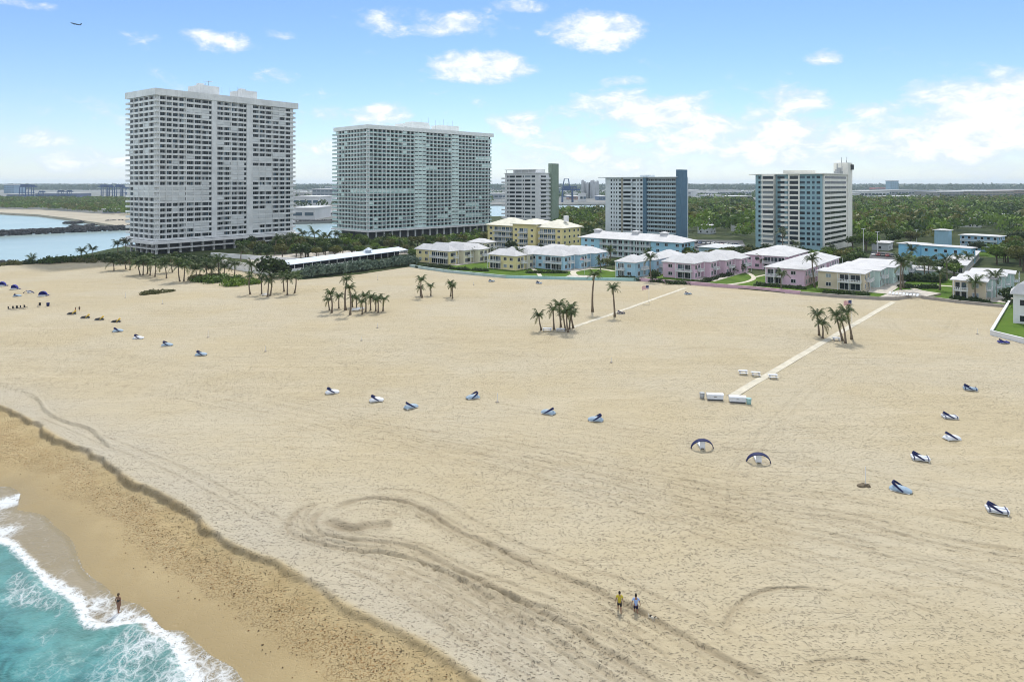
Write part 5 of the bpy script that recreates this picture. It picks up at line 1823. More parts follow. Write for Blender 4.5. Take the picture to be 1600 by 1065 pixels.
for i, (px, py, s_, k, lab) in enumerate([(845, 392, .8, 0, 'dark tree before the yellow block balconies'), (800, 396, .85, 0, 'dark tree left of the yellow block middle bay'), (1075, 408, .9, 3, 'bright bush tree at the end of the long blue house'),
                                          (1060, 416, .7, 1, 'green tree behind the pink villa roof'), (1150, 426, .8, 0, 'dark tree between the two pink villas'), (1258, 412, .8, 2, 'olive tree above the pink villas'),
                                          (1578, 470, .8, 0, 'dark tree beside the right tan villa'), (1020, 436, .6, 0, 'small dark tree beside the first pink villa'), (1525, 398, .9, 0, 'dark round tree in the motel court'),
                                          (1575, 410, 1.2, 1, 'large green tree beside the motel wing')]):
    tree(G(px, py), s_, k, lab, 'single trees', low=s_ < .85)

# ------------------------------------------------------------------ covered walkway and fence below the towers
def walkway():
    p0, p1 = G(445, 424.5), G(636, 398.5)
    d = (p1 - p0)
    L = d.length
    root = thing('covered_walkway', 'long open shed with pale blue white roof along the hedge', 'shed', (p0.x, p0.y, 0.05), math.atan2(d.y, d.x))
    mr = paint('shed_roof', (0.55, 0.62, 0.70), .6, .06, .3)
    def roof(b):
        n = 8
        for k in range(n):
            a, e = k * L / n + .04, (k + 1) * L / n - .04
            b.poly([(a, -.8, 2.7), (e, -.8, 2.7), (e, 5.6, 3.9), (a, 5.6, 3.9)])
            b.poly([(a, 5.6, 3.75), (e, 5.6, 3.75), (e, -.8, 2.5), (a, -.8, 2.5)])
            b.poly([(a, -.8, 2.5), (e, -.8, 2.5), (e, -.8, 2.7), (a, -.8, 2.7)])
    part(root, 'roof', [mr], roof)
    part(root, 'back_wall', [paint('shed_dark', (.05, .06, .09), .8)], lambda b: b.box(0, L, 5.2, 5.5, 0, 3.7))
    for k in range(17):
        part(root, 'post', [M_WHITE], lambda b: b.box(k * (L - .3) / 16, k * (L - .3) / 16 + .22, -.3, -.08, 0, 2.6))
    part(root, 'fence', [M_WHITE], lambda b: b.box(-6, L * .45, -2.2, -1.95, 0, 1.0))
    part(root, 'cupola', [mr], lambda b: (b.box(L * .66, L * .69, 2, 3.6, 3.2, 4.2), hip(b, L * .655, L * .695, 1.7, 3.9, 4.2, 1.4, .3)))
    q0, q1 = G(322, 412), G(425, 430)
    ribbon('terrace_wall', [q0[:2], q1[:2]], 3.0, .5, M_WHITE, 'white terrace wall below the white tower', 'wall')
    r0, r1 = G(330, 401), G(470, 411)
    ribbon('terrace_wall', [r0[:2], r1[:2]], 2.0, .4, M_WHITE, 'white parapet wall above the terrace', 'wall')
    ribbon('terrace_wall', [G(215, 404)[:2], G(322, 411.5)[:2]], 1.6, .4, M_WHITE, 'low white wall behind the palm grove', 'wall')


walkway()

# ------------------------------------------------------------------ cars
CAR_M = {}


def car_proto(name, col):
    me = {}
    body = MB()
    prof = [(-2.2, .35), (-2.25, .75), (-1.9, .95), (1.0, 1.0), (2.1, .82), (2.25, .6), (2.2, .35)]
    body.rings([[(x, y, z) for x, z in prof] for y in (-.85, .85)])
    me['body'] = body.mesh('body', paint('car_' + name, col, .25, .02, spec=.6))
    cab = MB()
    cab.rings([[(x, y * k, z) for x, z, k in ((-1.7, .96, 1), (-1.25, 1.45, .86), (.2, 1.48, .86), (1.0, .99, 1))] for y in (-.78, .78)])
    me['cabin'] = cab.mesh('cabin', M_GLASS)
    me['roof'] = MB().box(-1.2, .15, -.66, .66, 1.46, 1.51).mesh('roof', MATS['car_' + name])
    w = MB().rings([[(.33 * math.cos(t * .785), y, .33 + .33 * math.sin(t * .785)) for t in range(8)] for y in (-.1, .1)])
    me['wheel'] = w.mesh('wheel', M_DARK)
    return me


for n_, c_ in (('white', (.75, .75, .75)), ('silver', (.42, .44, .46)), ('black', (.03, .03, .035)), ('blue', (.06, .12, .30)), ('red', (.35, .04, .04))):
    CAR_M[n_] = car_proto(n_, c_)


def car(px, py, rz, colr, label, group):
    p = G(px, py, .12)
    root = thing('parked_car', label, 'car', (p.x, p.y, .13), R(rz), group)
    me = CAR_M[colr]
    for k in ('body', 'cabin', 'roof'):
        add(k, me[k], root)
    for x in (-1.35, 1.35):
        for y in (-.8, .8):
            add('wheel', me['wheel'], root, (x, y, 0))


_r = random.Random(9)
names = list(CAR_M)
for row, (a, e, n, place) in enumerate([((1088, 380), (1150, 384), 10, 'in back row by the blue house'), ((1092, 388), (1158, 391), 10, 'in front row by the blue house'),
                                        ((1366, 399), (1402, 402), 6, 'in back row beside the motel'), ((1360, 409), (1398, 413), 6, 'in front row beside the motel'),
                                        ((568, 399), (634, 394.5), 7, 'behind the covered walkway')]):
    for i in range(n):
        c_ = _r.choice(['white', 'white', 'silver', 'black', 'blue', 'red'])
        car(a[0] + (e[0] - a[0]) * i / (n - 1), a[1] + (e[1] - a[1]) * i / (n - 1), GRID + 90 * (row % 2), c_, '%s car, %s from left %s' % (c_, ORD[i], place), 'cars parked behind the villas')

# ------------------------------------------------------------------ things on the beach
M_NAVY = paint('navy_canvas', (0.012, 0.018, 0.085), .7, .15, 2)
M_ROYAL = paint('royal_blue_canvas', (0.018, 0.022, 0.26), .7, .15, 2)
M_VINYL = paint('white_vinyl', (0.70, 0.73, 0.78), .45, .05, 1.5)
M_PALEB = paint('pale_blue_cover', (0.30, 0.40, 0.50), .6, .1, 2)
M_YELC = paint('yellow_canvas', (0.60, 0.40, 0.05), .7, .1)
M_BLK = paint('black_fabric', (0.02, 0.02, 0.022), .8, .1)
M_TEAL = paint('teal_plastic', (0.30, 0.48, 0.47), .5, .05)
M_WOODG = paint('weathered_wood', (0.30, 0.26, 0.22), .85, .2, 3)


def hoop(b, w, h, band, th, tilt, z=0.25, x=0.0, n=14, drop=0):
    """folding canopy hoop: a band bent over the lounger, tilted about the cross axis"""
    T = Matrix.Translation((x, 0, z)) @ Matrix.Rotation(tilt, 4, 'Y')
    ri = []
    for k in range(n + 1):
        t = math.pi * k / n
        for_ = [(-band / 2, 0), (band / 2, 0), (band / 2, th), (-band / 2, th)]
        s = 1 - .55 * abs(math.cos(t)) ** 3
        ri.append([tuple(T @ Vector((q * s, (w / 2 + r_) * math.cos(t), (h + r_) * math.sin(t)))) for q, r_ in for_])
    b.rings(ri)


def lounger(px, py, rz, label, group='folding hoop loungers on the sand', mats=(None, None), tilt=-62, style='pair', name='beach_lounger', hw=1.35, hh=1.35, size=1.0):
    p = S(px, py)
    root = thing(name, label, 'lounger', (p.x, p.y, p.z), R(rz), group)
    root.scale = (size,) * 3
    mm, mh = mats[0] or M_VINYL, mats[1] or M_NAVY
    part(root, 'frame', [M_RAIL], lambda b: (b.box(-1.0, 1.0, -.66, .66, .10, .17), [b.box(x, x + .08, y, y + .08, -.15, .10) for x in (-.95, .85) for y in (-.62, .54)]))
    if style == 'pair':
        for y in (-.34, .34):
            part(root, 'mattress', [mm], lambda b: b.rings([[(x, y + .31 * math.cos(t) * s, .30 + .16 * math.sin(t) * s) for t in [2 * math.pi * k / 10 for k in range(10)]] for x, s in ((-1.05, .8), (-1.0, 1), (1.0, 1), (1.06, .8))]), True)
        for x in (-.85, .8):
            part(root, 'strap', [M_NAVY], lambda b: b.box(x, x + .09, -.68, .68, .15, .475))
    else:
        part(root, 'cover', [mm], lambda b: b.rings([[(x, .68 * s * math.cos(t), .15 + (.52 * s2) * max(0, math.sin(t))) for t in [math.pi * k / 8 for k in range(9)] + [math.pi * 1.5]] for x, s, s2 in
                                                    ((-1.15, .55, .25), (-.8, .95, .8), (-.1, 1, 1), (.6, .98, .85), (1.05, .75, .5), (1.2, .5, .25))]), True)
    part(root, 'hoop', [mh], lambda b: hoop(b, hw, hh, .34, .07, R(tilt), .25, .35))
    return root


LG = [(519, 614, 20, 'cover', None, 'white covered lounger at the start of the middle row'), (588, 627, 15, 'cover', None, 'white covered lounger second in the middle row'),
      (642, 637, 35, 'cover', M_PALEB, 'pale blue covered lounger third in the middle row'), (739, 622, 200, 'cover', M_PALEB, 'pale blue covered lounger beside the thin white pole'),
      (857, 646, 150, 'cover', M_PALEB, 'small pale blue covered lounger right of the thin white pole'), (931, 657, 170, 'cover', M_PALEB, 'pale blue covered lounger with dark arched hoop at the row end'),
      (184, 518, 30, 'cover', M_PALEB, 'pale blue covered lounger nearest the yellow hoop loungers'), (216, 529, 10, 'cover', None, 'white covered lounger left of the sand path trace'),
      (261, 540, 10, 'cover', M_PALEB, 'grey blue covered lounger between two others at left'), (314, 555, 15, 'cover', M_PALEB, 'teal grey covered lounger at the left row end'),
      (1516, 609, -25, 'pair', M_PALEB, 'blue grey lounger highest of the right hand column'), (1484, 653, -10, 'pair', None, 'white slatted lounger second of the right hand column'),
      (1487, 686, 5, 'cover', None, 'white covered lounger third of the right hand column'), (1438, 718, -20, 'pair', None, 'white lounger with navy hoop fourth of the right hand column'),
      (1407, 767, -35, 'cover', M_PALEB, 'pale blue lounger with navy hoop beside the umbrella stand'), (1558, 799, -22, 'pair', None, 'white twin lounger with navy hoop nearest the frame edge'),
      (1568, 536, -10, 'pair', M_ROYAL, 'dark blue lounger below the white lawn wall'), (1075, 460, 10, 'pair', M_PALEB, 'small grey lounger right of the flagpole path'),
      (768, 440, 20, 'pair', M_PALEB, 'small grey blue lounger before the teal wall'), (842, 443, -20, 'pair', M_PALEB, 'dark small lounger before the blue villas'),
      (970, 490, 20, 'pair', M_WOODG, 'dark grey lounger right of the lone straight palm')]
for px, py, rz, st, m_, lab in LG:
    lounger(px, py, rz, lab, style=st, mats=(m_, None), tilt=-64 if st == 'pair' else -58)
for px, py, lab in ((112, 491, 'black lounger with yellow hoop beside the seated person'), (133, 497, 'black lounger with yellow hoop second in the row'), (155, 500, 'black lounger with yellow hoop third in the row'),
                    (181, 503.5, 'black lounger with yellow hoop last in the row')):
    lounger(px, py, 10, lab, 'yellow hoop loungers', (M_BLK, M_YELC), tilt=40, style='cover', hh=1.1, size=.95)


def open_canopy(px, py, rz, label, m=None, w=2.9, h=1.3):
    p = S(px, py)
    root = thing('hoop_cabana', label, 'cabana', (p.x, p.y, p.z), R(rz), 'open hoop cabanas')
    part(root, 'hoop', [m or M_NAVY], lambda b: hoop(b, w, h, .55, .10, R(-14), -.05))
    part(root, 'seat', [M_VINYL], lambda b: (b.box(-.2, 1.7, -.34, .34, .16, .34), b.box(-.35, -.18, -.34, .34, .16, 1.0)))
    part(root, 'frame', [M_RAIL], lambda b: (b.box(-.3, 1.6, -.3, -.24, -.1, .16), b.box(-.3, 1.6, .24, .3, -.1, .16)))
    part(root, 'bar', [M_STEEL], lambda b: b.box(-.03, .03, -w / 2, w / 2, -.10, -.04))
    return root


open_canopy(1097, 700, 88, 'open black hoop cabana left of its twin on the sand')
open_canopy(1185, 722, 82, 'open navy hoop cabana right of its twin on the sand')
open_canopy(45, 458, 90, 'small open dark hoop cabana among the blue domes', w=3.4, h=.8)


def dome(px, py, label):
    p = S(px, py)
    root = thing('dome_cabana', label, 'cabana', (p.x, p.y, p.z), R(random.uniform(-20, 20)), 'blue dome cabanas')
    b = MB()
    rg = []
    for k in range(7):
        t = k / 6 * math.pi * .62
        rg.append([(1.35 * math.cos(a), -.2 + 1.2 * math.sin(a) * math.cos(t), .25 + 1.45 * math.sin(a) * math.sin(t)) for a in [math.pi * q / 12 for q in range(13)]])
    b.rings(rg, close=False)
    b.build('hood', M_ROYAL, root, smooth=True)
    part(root, 'skirt', [M_ROYAL], lambda b: (b.box(-1.33, 1.33, .95, 1.02, -.1, .3)))
    part(root, 'seat', [M_VINYL], lambda b: b.box(-1.0, 1.0, -.9, .8, .1, .42))
    part(root, 'frame', [M_RAIL], lambda b: [b.box(x, x + .08, y, y + .08, -.2, .1) for x in (-.95, .87) for y in (-.85, .7)])


dome(4, 447, 'royal blue dome cabana cut by the frame edge')
dome(23, 452, 'royal blue dome cabana next to the frame edge')
dome(67.5, 462.5, 'royal blue dome cabana standing apart from the others')
lounger(27, 463, 15, 'dark blue folded lounger between the dome cabanas', mats=(M_PALEB, M_NAVY), style='cover', tilt=-70)


def chair(px, py, rz, label, m, group):
    p = S(px, py)
    root = thing('beach_chair', label, 'chair', (p.x, p.y, p.z), R(rz), group)
    part(root, 'seat', [m], lambda b: b.box(-.32, .32, -.35, .35, .38, .45))
    part(root, 'backrest', [m], lambda b: b.rings([[(x, y0, z) for x, z in ((-.32, 0), (.32, 0), (.32, .06), (-.32, .06))] for y0 in (0, .9)]) if False else b.box(-.32, .32, .30, .37, .45, 1.15))
    for x in (-.3, .25):
        for y in (-.33, .28):
            part(root, 'leg', [M_STEEL], lambda b: b.box(x, x + .05, y, y + .05, -.08, .38))


for i, px in enumerate((15, 22, 28, 34, 40)):
    chair(px, 484.5 - i * .6, 150 + 10 * (i % 3), '%s black beach chair from the left in the tight chair row' % ORD[i], M_BLK, 'black beach chairs in a row')
chair(61, 479, 0, 'single dark beach chair between the chair row and small table', M_BLK, 'single chairs')


def box_chest(px, py, rz, label, w=2.6, group='white storage chests'):
    p = S(px, py)
    root = thing('storage_chest', label, 'storage box', (p.x, p.y, p.z), R(rz), group)
    part(root, 'body', [M_VINYL], lambda b: b.box(-w / 2, w / 2, -.55, .55, .22, .85))
    part(root, 'lid', [M_VINYL], lambda b: b.rings([[(x, .6 * math.cos(t), .86 + .26 * math.sin(t)) for t in [math.pi * k / 8 for k in range(9)]] for x in (-w / 2 - .06, w / 2 + .06)]))
    part(root, 'skid', [M_DARK], lambda b: (b.box(-w / 2 + .1, w / 2 - .1, -.5, -.35, -.12, .22), b.box(-w / 2 + .1, w / 2 - .1, .35, .5, -.12, .22)))
    part(root, 'handle', [M_DARK], lambda b: b.box(-.2, .2, -.6, -.555, .6, .66))


box_chest(1117, 624, -8, 'white storage chest left of the path end')
box_chest(1152, 628, -8, 'white storage chest right of the path end beside the bin')


def bin_(px, py, label, m=None):
    p = S(px, py)
    root = thing('litter_bin', label, 'bin', (p.x, p.y, p.z), 0, 'litter bins')
    part(root, 'body', [m or M_TEAL], lambda b: b.lathe([(.36, -.1), (.42, .85)], 12), True)
    part(root, 'rim', [m or M_TEAL], lambda b: b.lathe([(.46, .86), (.46, .95), (.30, 1.02)], 12))


bin_(1170, 631, 'teal litter bin beside the right storage chest')
bin_(1097, 622, 'small grey bin beside the left storage chest', M_GREY)
bin_(75, 478, 'dark blue bin near the dome cabanas', M_NAVY)


def bench(px, py, rz, label, m=None, w=1.7):
    p = S(px, py)
    root = thing('picnic_table', label, 'picnic table', (p.x, p.y, p.z), R(rz), 'white picnic tables')
    for y in (-.36, -.12, .12):
        part(root, 'plank', [m or M_VINYL], lambda b: b.box(-w / 2, w / 2, y, y + .22, .70, .76))
    for y in (-.85, .6):
        part(root, 'seat', [m or M_VINYL], lambda b: b.box(-w / 2, w / 2, y, y + .26, .40, .46))
    for x in (-w / 2 + .2, w / 2 - .28):
        part(root, 'leg', [M_STEEL], lambda b: (b.box(x, x + .08, -.85, .85, .32, .40), b.box(x, x + .08, -.5, -.4, -.1, .7), b.box(x, x + .08, .4, .5, -.1, .7)))


for px, py, lab in ((1161, 584.5, 'small white picnic table left of its neighbours by the path'), (1181, 587, 'white picnic table in the middle left of the path'), (1208, 591, 'white picnic table right of the path'),
                    (1307, 532, 'white picnic table under the right palm group'), (855, 517, 'white picnic table left under the palm cluster'), (876, 518, 'white picnic table right under the palm cluster'),
                    (415, 462, 'white picnic table beneath the palm row'), (556, 486, 'white picnic table left in the open grove'), (563, 484.5, 'white picnic table right in the open grove')):
    bench(px, py, -10, lab, w=2.2 if py < 530 else 1.6)


def pole(px, py, h, label, base=True, m=None):
    p = S(px, py)
    root = thing('beach_pole', label, 'pole', (p.x, p.y, p.z), 0, 'poles standing on the sand')
    part(root, 'shaft', [m or M_RAIL], lambda b: b.tube([(0, 0, -.2), (.03, 0, h)], .045, 6))
    part(root, 'base', [M_WOODG], lambda b: b.lathe([(.34, -.1), (.30, .10), (.10, .16)], 10))
    return root


for px, py, h, lab in ((777, 628, 1.5, 'thin white pole among the middle row loungers'), (1352, 757, 2.2, 'thin umbrella pole with dark base near the right loungers'), (415, 549, 1.3, 'thin pole on the left open sand'),
                       (325, 527, 1.6, 'thin pole with white sign behind the left loungers'), (590, 512, 1.2, 'thin short pole below the open grove'), (955, 566, 1.0, 'thin short pole on the middle sand'),
                       (565, 532, .9, 'tiny pole left of the middle sand'), (196, 465, 1.6, 'thin pole left of the dune grass tuft'), (254, 475, 1.3, 'thin pole below the dune grass tuft'), (590, 437, 1.8, 'thin pole before the sea grape hedge'),
                       (1527, 522, 1.4, 'thin pole left of the white lawn wall'), (740, 445, 1.2, 'thin pole before the teal grey wall')):
    pole(px, py, h, lab)
pm = part(None, 'sand_pile', [paint('dark_sand', (.16, .13, .09), .95, .3, 4, bump=.05)], lambda b: [b.lathe([(.55 - .1 * k, -.1), (.35 - .06 * k, .22), (.05, .34)], 9, (.45 * k - .4, .25 * (k % 2), 0)) for k in range(3)])
pm.location = S(1350, 760)
tag(pm, 'small dark heap at the foot of the umbrella pole', 'sand heap')


def flag_mat():
    m, nt, b = new_mat('flag_cloth')
    uv = nt.n('ShaderNodeTexCoord').outputs['Generated']
    sp = nt.n('ShaderNodeSeparateXYZ', ins={0: uv})
    st = nt.m('GREATER_THAN', nt.m('FRACT', nt.m('MULTIPLY', sp.outputs[2], 6.5)), .5)
    c = nt.mix(st, (.45, .03, .05), (.75, .75, .75))
    can = nt.m('MULTIPLY', nt.m('GREATER_THAN', sp.outputs[0], .58), nt.m('GREATER_THAN', sp.outputs[2], .46))
    c = nt.mix(can, c, (.02, .03, .13))
    nt.nt.links.new(c, b.inputs['Base Color'])
    return m


M_FLAG = flag_mat()


def flagpole(px, py, ty, label, sand=True, fs=1.0):
    p = S(px, py) if sand else G(px, py, .1)
    h = (py - ty) / F * p.y
    root = thing('flagpole', label, 'flagpole', (p.x, p.y, p.z), 0, 'flagpoles')
    part(root, 'pole', [M_RAIL], lambda b: b.tube([(0, 0, -.2), (0, 0, h)], .06, 6))
    part(root, 'finial', [M_YELC], lambda b: b.lathe([(.02, h), (.11, h + .1), (.02, h + .2)], 8))
    b = MB()
    n = 8
    rows = []
    for k in range(n + 1):
        x = -.08 - 2.0 * fs * k / n
        yy = .18 * math.sin(k * 1.1) * k / n
        dz = -.35 * (k / n) ** 1.5 * fs
        rows.append(((x, yy, h - 1.3 * fs + dz), (x, yy, h - .1 + dz)))
    for a, e in zip(rows[:-1], rows[1:]):
        b.poly([a[0], e[0], e[1], a[1]])
    b.build('flag', M_FLAG, root, smooth=True)


flagpole(1014, 473, 445, 'flagpole with striped flag beside the middle beach path')
flagpole(1331, 504, 468, 'flagpole with striped flag behind the right palm group')
flagpole(913, 428, 402, 'garden flagpole between the blue villas', False, .8)
for i in range(9):   # white sun beds on the patio
    p = G(1390 + i * 5.4, 459.8 + i * .45, .62)
    root = thing('sun_bed', '%s white sun bed from the left on the patio' % ORD[i], 'sun bed', (p.x, p.y, .62), R(GRID), 'white sun beds on the patio')
    part(root, 'bed', [M_VINYL], lambda b: b.box(-.9, .4, -.3, .3, .3, .38))
    part(root, 'backrest', [M_VINYL], lambda b: b.rings([[(.4, y, .3), (.4, y, .38), (1.0, y, .78), (1.0, y, .70)] for y in (-.3, .3)]))
    for x in (-.8, .3):
        part(root, 'leg', [M_RAIL], lambda b: (b.box(x, x + .06, -.28, -.22, 0, .3), b.box(x, x + .06, .22, .28, 0, .3)))
for px, py, ty, lab in ((1349, 398, 357, 'tall thin white mast right of the teal block'), (1371, 400, 362, 'white lamp mast beside the boat shed'), (1432, 386, 359, 'white lamp mast left of the motel')):
    p = G(px, py)
    h = (py - ty) / F * p.y
    root = thing('lamp_mast', lab, 'mast', (p.x, p.y, .05), 0, 'tall masts')
    part(root, 'pole', [M_WHITE], lambda b: b.tube([(0, 0, 0), (0, 0, h)], [.22, .12], 6))
    part(root, 'arm', [M_WHITE], lambda b: b.box(-1, 1, -.1, .1, h - .3, h - .1))

# weed clumps on the foreshore
b = MB()
rw = random.Random(77)
n = 0
while n < 1300:
    k = rw.randrange(16, len(SCARP) - 1)
    a = Vector(SCARP[k]).lerp(Vector(SCARP[k + 1]), rw.random())
    d = (Vector(SCARP[k + 1]) - Vector(SCARP[k])).normalized()
    o = abs(rw.gauss(0, 1)) * 2.4 + .9 if rw.random() < .75 else rw.uniform(.6, 8)
    q = a + Vector((d.y, -d.x)) * o
    n += 1
    if q.y > 100 or q.y < 40:
        continue
    z = sand_z(q.x, q.y)
    if z < -1.5:
        continue
    s = rw.uniform(.025, .08)
    t = rw.uniform(0, 6.28)
    b.mat(rw.randrange(2))
    pts = [(q.x + s * rw.uniform(.5, 1.5) * math.cos(t + j * 1.257), q.y + s * rw.uniform(.4, 1.1) * math.sin(t + j * 1.257), z + .03) for j in range(5)]
    top = (q.x, q.y, z + .05 + s * .5)
    kk = len(b.v)
    b.v += pts + [top]
    for j in range(5):
        b.face([kk + j, kk + (j + 1) % 5, kk + 5])
tag(b.build('seaweed', [paint('weed_dark', (.11, .07, .035), .9), paint('weed_rust', (.24, .125, .05), .9)]), 'scattered brown seaweed clumps along the foreshore', 'seaweed', kind='stuff')

# ------------------------------------------------------------------ people and dog
M_SKIN = paint('skin', (0.30, 0.17, 0.11), .55, .06, 3)
M_SKIN2 = paint('skin_tanned', (0.22, 0.12, 0.075), .55, .06, 3)
M_HAIR = paint('dark_hair', (0.015, 0.011, 0.009), .6)
M_HAIR2 = paint('brown_hair', (0.10, 0.06, 0.03), .6)


def skin(name, nodes, edges, m, parent, root_i=0, sub=1):
    me = bpy.data.meshes.new(name)
    me.from_pydata([n[:3] for n in nodes], edges, [])
    me.materials.append(m)
    o = add(name, me, parent)
    o.modifiers.new('skin', 'SKIN').use_smooth_shade = True
    for i, n in enumerate(nodes):
        r = n[3]
        me.skin_vertices[0].data[i].radius = (r, n[4] if len(n) > 4 else r)
    me.skin_vertices[0].data[root_i].use_root = True
    o.modifiers.new('sub', 'SUBSURF').levels = sub
    o.modifiers['sub'].render_levels = sub
    return o


def limb(a, b_, c, ra, rb, rc):
    return [(*a, ra), (*b_, rb), (*c, rc)]


def person(px, py, rz, label, top, bottom, hair=None, stride=.28, skinm=None, arms=((-.30, .10, .88), (.30, -.12, .88)), seated=False, swim=False, z=None, h=1.0):
    p = S(px, py)
    if z is not None:
        p = G(px, py, z)
    root = thing('person', label, 'person', (p.x, p.y, p.z), R(rz))
    root.scale = (h,) * 3
    sk = skinm or M_SKIN
    hp = .92
    N = [(0, 0, hp, .15, .11), (0, 0, 1.12, .135, .10), (0, 0, 1.33, .17, .11), (0, 0, 1.46, .09, .08), (0, -.01, 1.53, .055), (0, -.02, 1.63, .085, .10), (0, -.02, 1.72, .07, .085)]
    E = [(0, 1), (1, 2), (2, 3), (3, 4), (4, 5), (5, 6)]
    for s, (ax, ay, az) in zip((-1, 1), arms):
        i = len(N)
        N += [(s * .20, 0, 1.40, .062), ((s * .20 + ax) / 2 + s * .03, ay * .35 + .04, (1.40 + az) / 2 + .02, .046), (ax, ay, az, .033), (ax + s * .005, ay - .02, az - .09, .042, .022), (ax, ay - .035, az - .17, .026, .014)]
        E += [(2, i), (i, i + 1), (i + 1, i + 2), (i + 2, i + 3), (i + 3, i + 4)]
    for s in (-1, 1):
        i = len(N)
        f = -stride * s
        N += [(s * .09, 0, .84, .10), (s * .10, f * .45 - .03, .47, .066), (s * .10, f + (.06 if f > 0 else 0), .09 + (.05 if f > 0 else 0), .042), (s * .10, f - .13, .035 + (.02 if f > 0 else 0), .040, .025)]
        E += [(0, i), (i, i + 1), (i + 1, i + 2), (i + 2, i + 3)]
    skin('body', N, E, sk, root)
    # hair cap, clothes a little larger than the body
    b = MB().rings([[(r_ * math.cos(t), -.01 + r_ * 1.12 * math.sin(t), zz) for t in [2 * math.pi * k / 10 for k in range(10)]] for r_, zz in ((.092, 1.60), (.102, 1.66), (.098, 1.72), (.07, 1.785), (.02, 1.80))])
    b.build('hair', hair or M_HAIR, root, (0, .02, 0), smooth=True)
    if swim:
        skin('swimsuit', [(0, 0, .86, .155, .12), (0, 0, 1.1, .145, .11), (0, 0, 1.36, .165, .118)], [(0, 1), (1, 2)], top, root)
        return root
    i = [n for n in N]
    T = [(0, 0, .80, .165, .13), (0, 0, .92, .168, .13), (0, 0, 1.12, .155, .12), (0, 0, 1.33, .185, .125), (0, 0, 1.45, .095, .085)]
    TE = [(0, 1), (1, 2), (2, 3), (3, 4)]
    for s, (ax, ay, az) in zip((-1, 1), arms):
        k = len(T)
        T += [(s * .205, 0, 1.40, .08), ((s * .20 + ax) / 2 + s * .03, ay * .35 + .04, (1.40 + az) / 2 + .08, .066)]
        TE += [(3, k), (k, k + 1)]
    skin('shirt', T, TE, top, root)
    B = [(0, 0, .93, .165, .125)]
    BE = []
    for s in (-1, 1):
        k = len(B)
        f = -stride * s
        B += [(s * .09, 0, .80, .118), (s * .10, f * .40 - .02, .52, .095)]
        BE += [(0, k), (k, k + 1)]
    skin('shorts', B, BE, bottom, root)
    return root


person(968, 950.5, 175, 'person in a yellow shirt and dark shorts walking away with a stride', paint('yellow_shirt', (.48, .40, .04), .8), M_BLK, stride=.34)
person(993.5, 955.5, 180, 'person in a pale blue shirt and dark shorts walking beside the dog', paint('blue_shirt', (.30, .42, .72), .8), paint('navy_shorts', (.012, .014, .05), .8), stride=.16, arms=((-.36, .04, .92), (.34, -.02, .92)))
person(185, 957.5, 170, 'person in a black swimsuit wading at the edge of the surf', M_BLK, M_BLK, hair=M_HAIR2, stride=.08, skinm=M_SKIN2, swim=True, z=-1.78)
person(118, 490, 120, 'person in a dark red top standing beside the yellow hoop loungers', paint('red_top', (.22, .05, .03), .8), M_BLK, stride=.1, skinm=M_SKIN2)
person(124, 486, 40, 'small dark figure standing beyond the yellow hoop loungers', M_BLK, M_BLK, stride=.05, h=.8)


def dog(px, py, rz):
    p = S(px, py)
    root = thing('dog', 'small shaggy brown and white dog walking ahead of the couple', 'dog', (p.x, p.y, p.z), R(rz))
    mw, md = paint('dog_white', (.50, .46, .38), .9, .3, 6), paint('dog_dark', (.05, .038, .03), .9)
    N = [(.0, 0, .36, .11, .13), (.20, 0, .37, .115, .14), (-.20, 0, .37, .10, .12), (.32, 0, .46, .075), (.40, 0, .56, .075), (.50, 0, .53, .045), (.56, 0, .51, .03), (-.30, 0, .44, .03), (-.40, 0, .58, .022)]
    E = [(0, 1), (0, 2), (1, 3), (3, 4), (4, 5), (5, 6), (2, 7), (7, 8)]
    for x, base, f in ((.22, 1, .04), (-.22, 2, -.03)):
        for s in (-1, 1):
            k = len(N)
            o = f * s
            if x > 0:
                N += [(x, s * .08, .28, .05), (x + o, s * .08, .14, .032), (x + o + .02, s * .08, .03, .034)]
            else:
                N += [(x + .03, s * .08, .26, .06), (x - .07 + o, s * .08, .15, .032), (x - .03 + o, s * .08, .03, .034)]
            E += [(base, k), (k, k + 1), (k + 1, k + 2)]
    skin('body', N, E, mw, root)
    part(root, 'ear', [md], lambda b: (b.box(.36, .42, .06, .09, .50, .62), b.box(.36, .42, -.09, -.06, .50, .62)))
    skin('coat_patch', [(-.2, 0, .42, .115, .10), (.02, 0, .43, .12, .10)], [(0, 1)], md, root)
    skin('head_patch', [(.39, 0, .59, .072), (.43, 0, .60, .06)], [(0, 1)], md, root)


dog(1018, 969, -50)

# ------------------------------------------------------------------ far port, jetty, plane
def far_block(x0, x1, yb, yt, dep, col, label, name='warehouse', cat='warehouse', floors=1, group='sheds of the far port', roof=None):
    a, e = G(x0, yb), G(x1, yb)
    H = (yb - yt) / F * a.y
    w = e.x - a.x
    root = thing(name, label, cat, (a.x, a.y, 0), 0, group)
    mc = paint('far_%02d%02d%02d' % tuple(int(v * 99) for v in col), col, .8, .1, .03)
    part(root, 'wall', [mc], lambda b: b.box(0, w, 0, dep, 0, H))
    part(root, 'roof', [paint('far_roof', (.55, .56, .57), .8, .1, .02) if roof is None else roof], lambda b: b.box(-1, w + 1, -1, dep + 1, H, H + max(1, H * .06)))
    n = max(2, int(w / 9))
    for s in range(floors):
        z = H * (s + .35) / floors
        part(root, 'window_band', [M_GLASS2], lambda b: [b.box((k + .12) * w / n, (k + .88) * w / n, -.2, 0, z, z + H * .3 / floors) for k in range(n)])
    return root


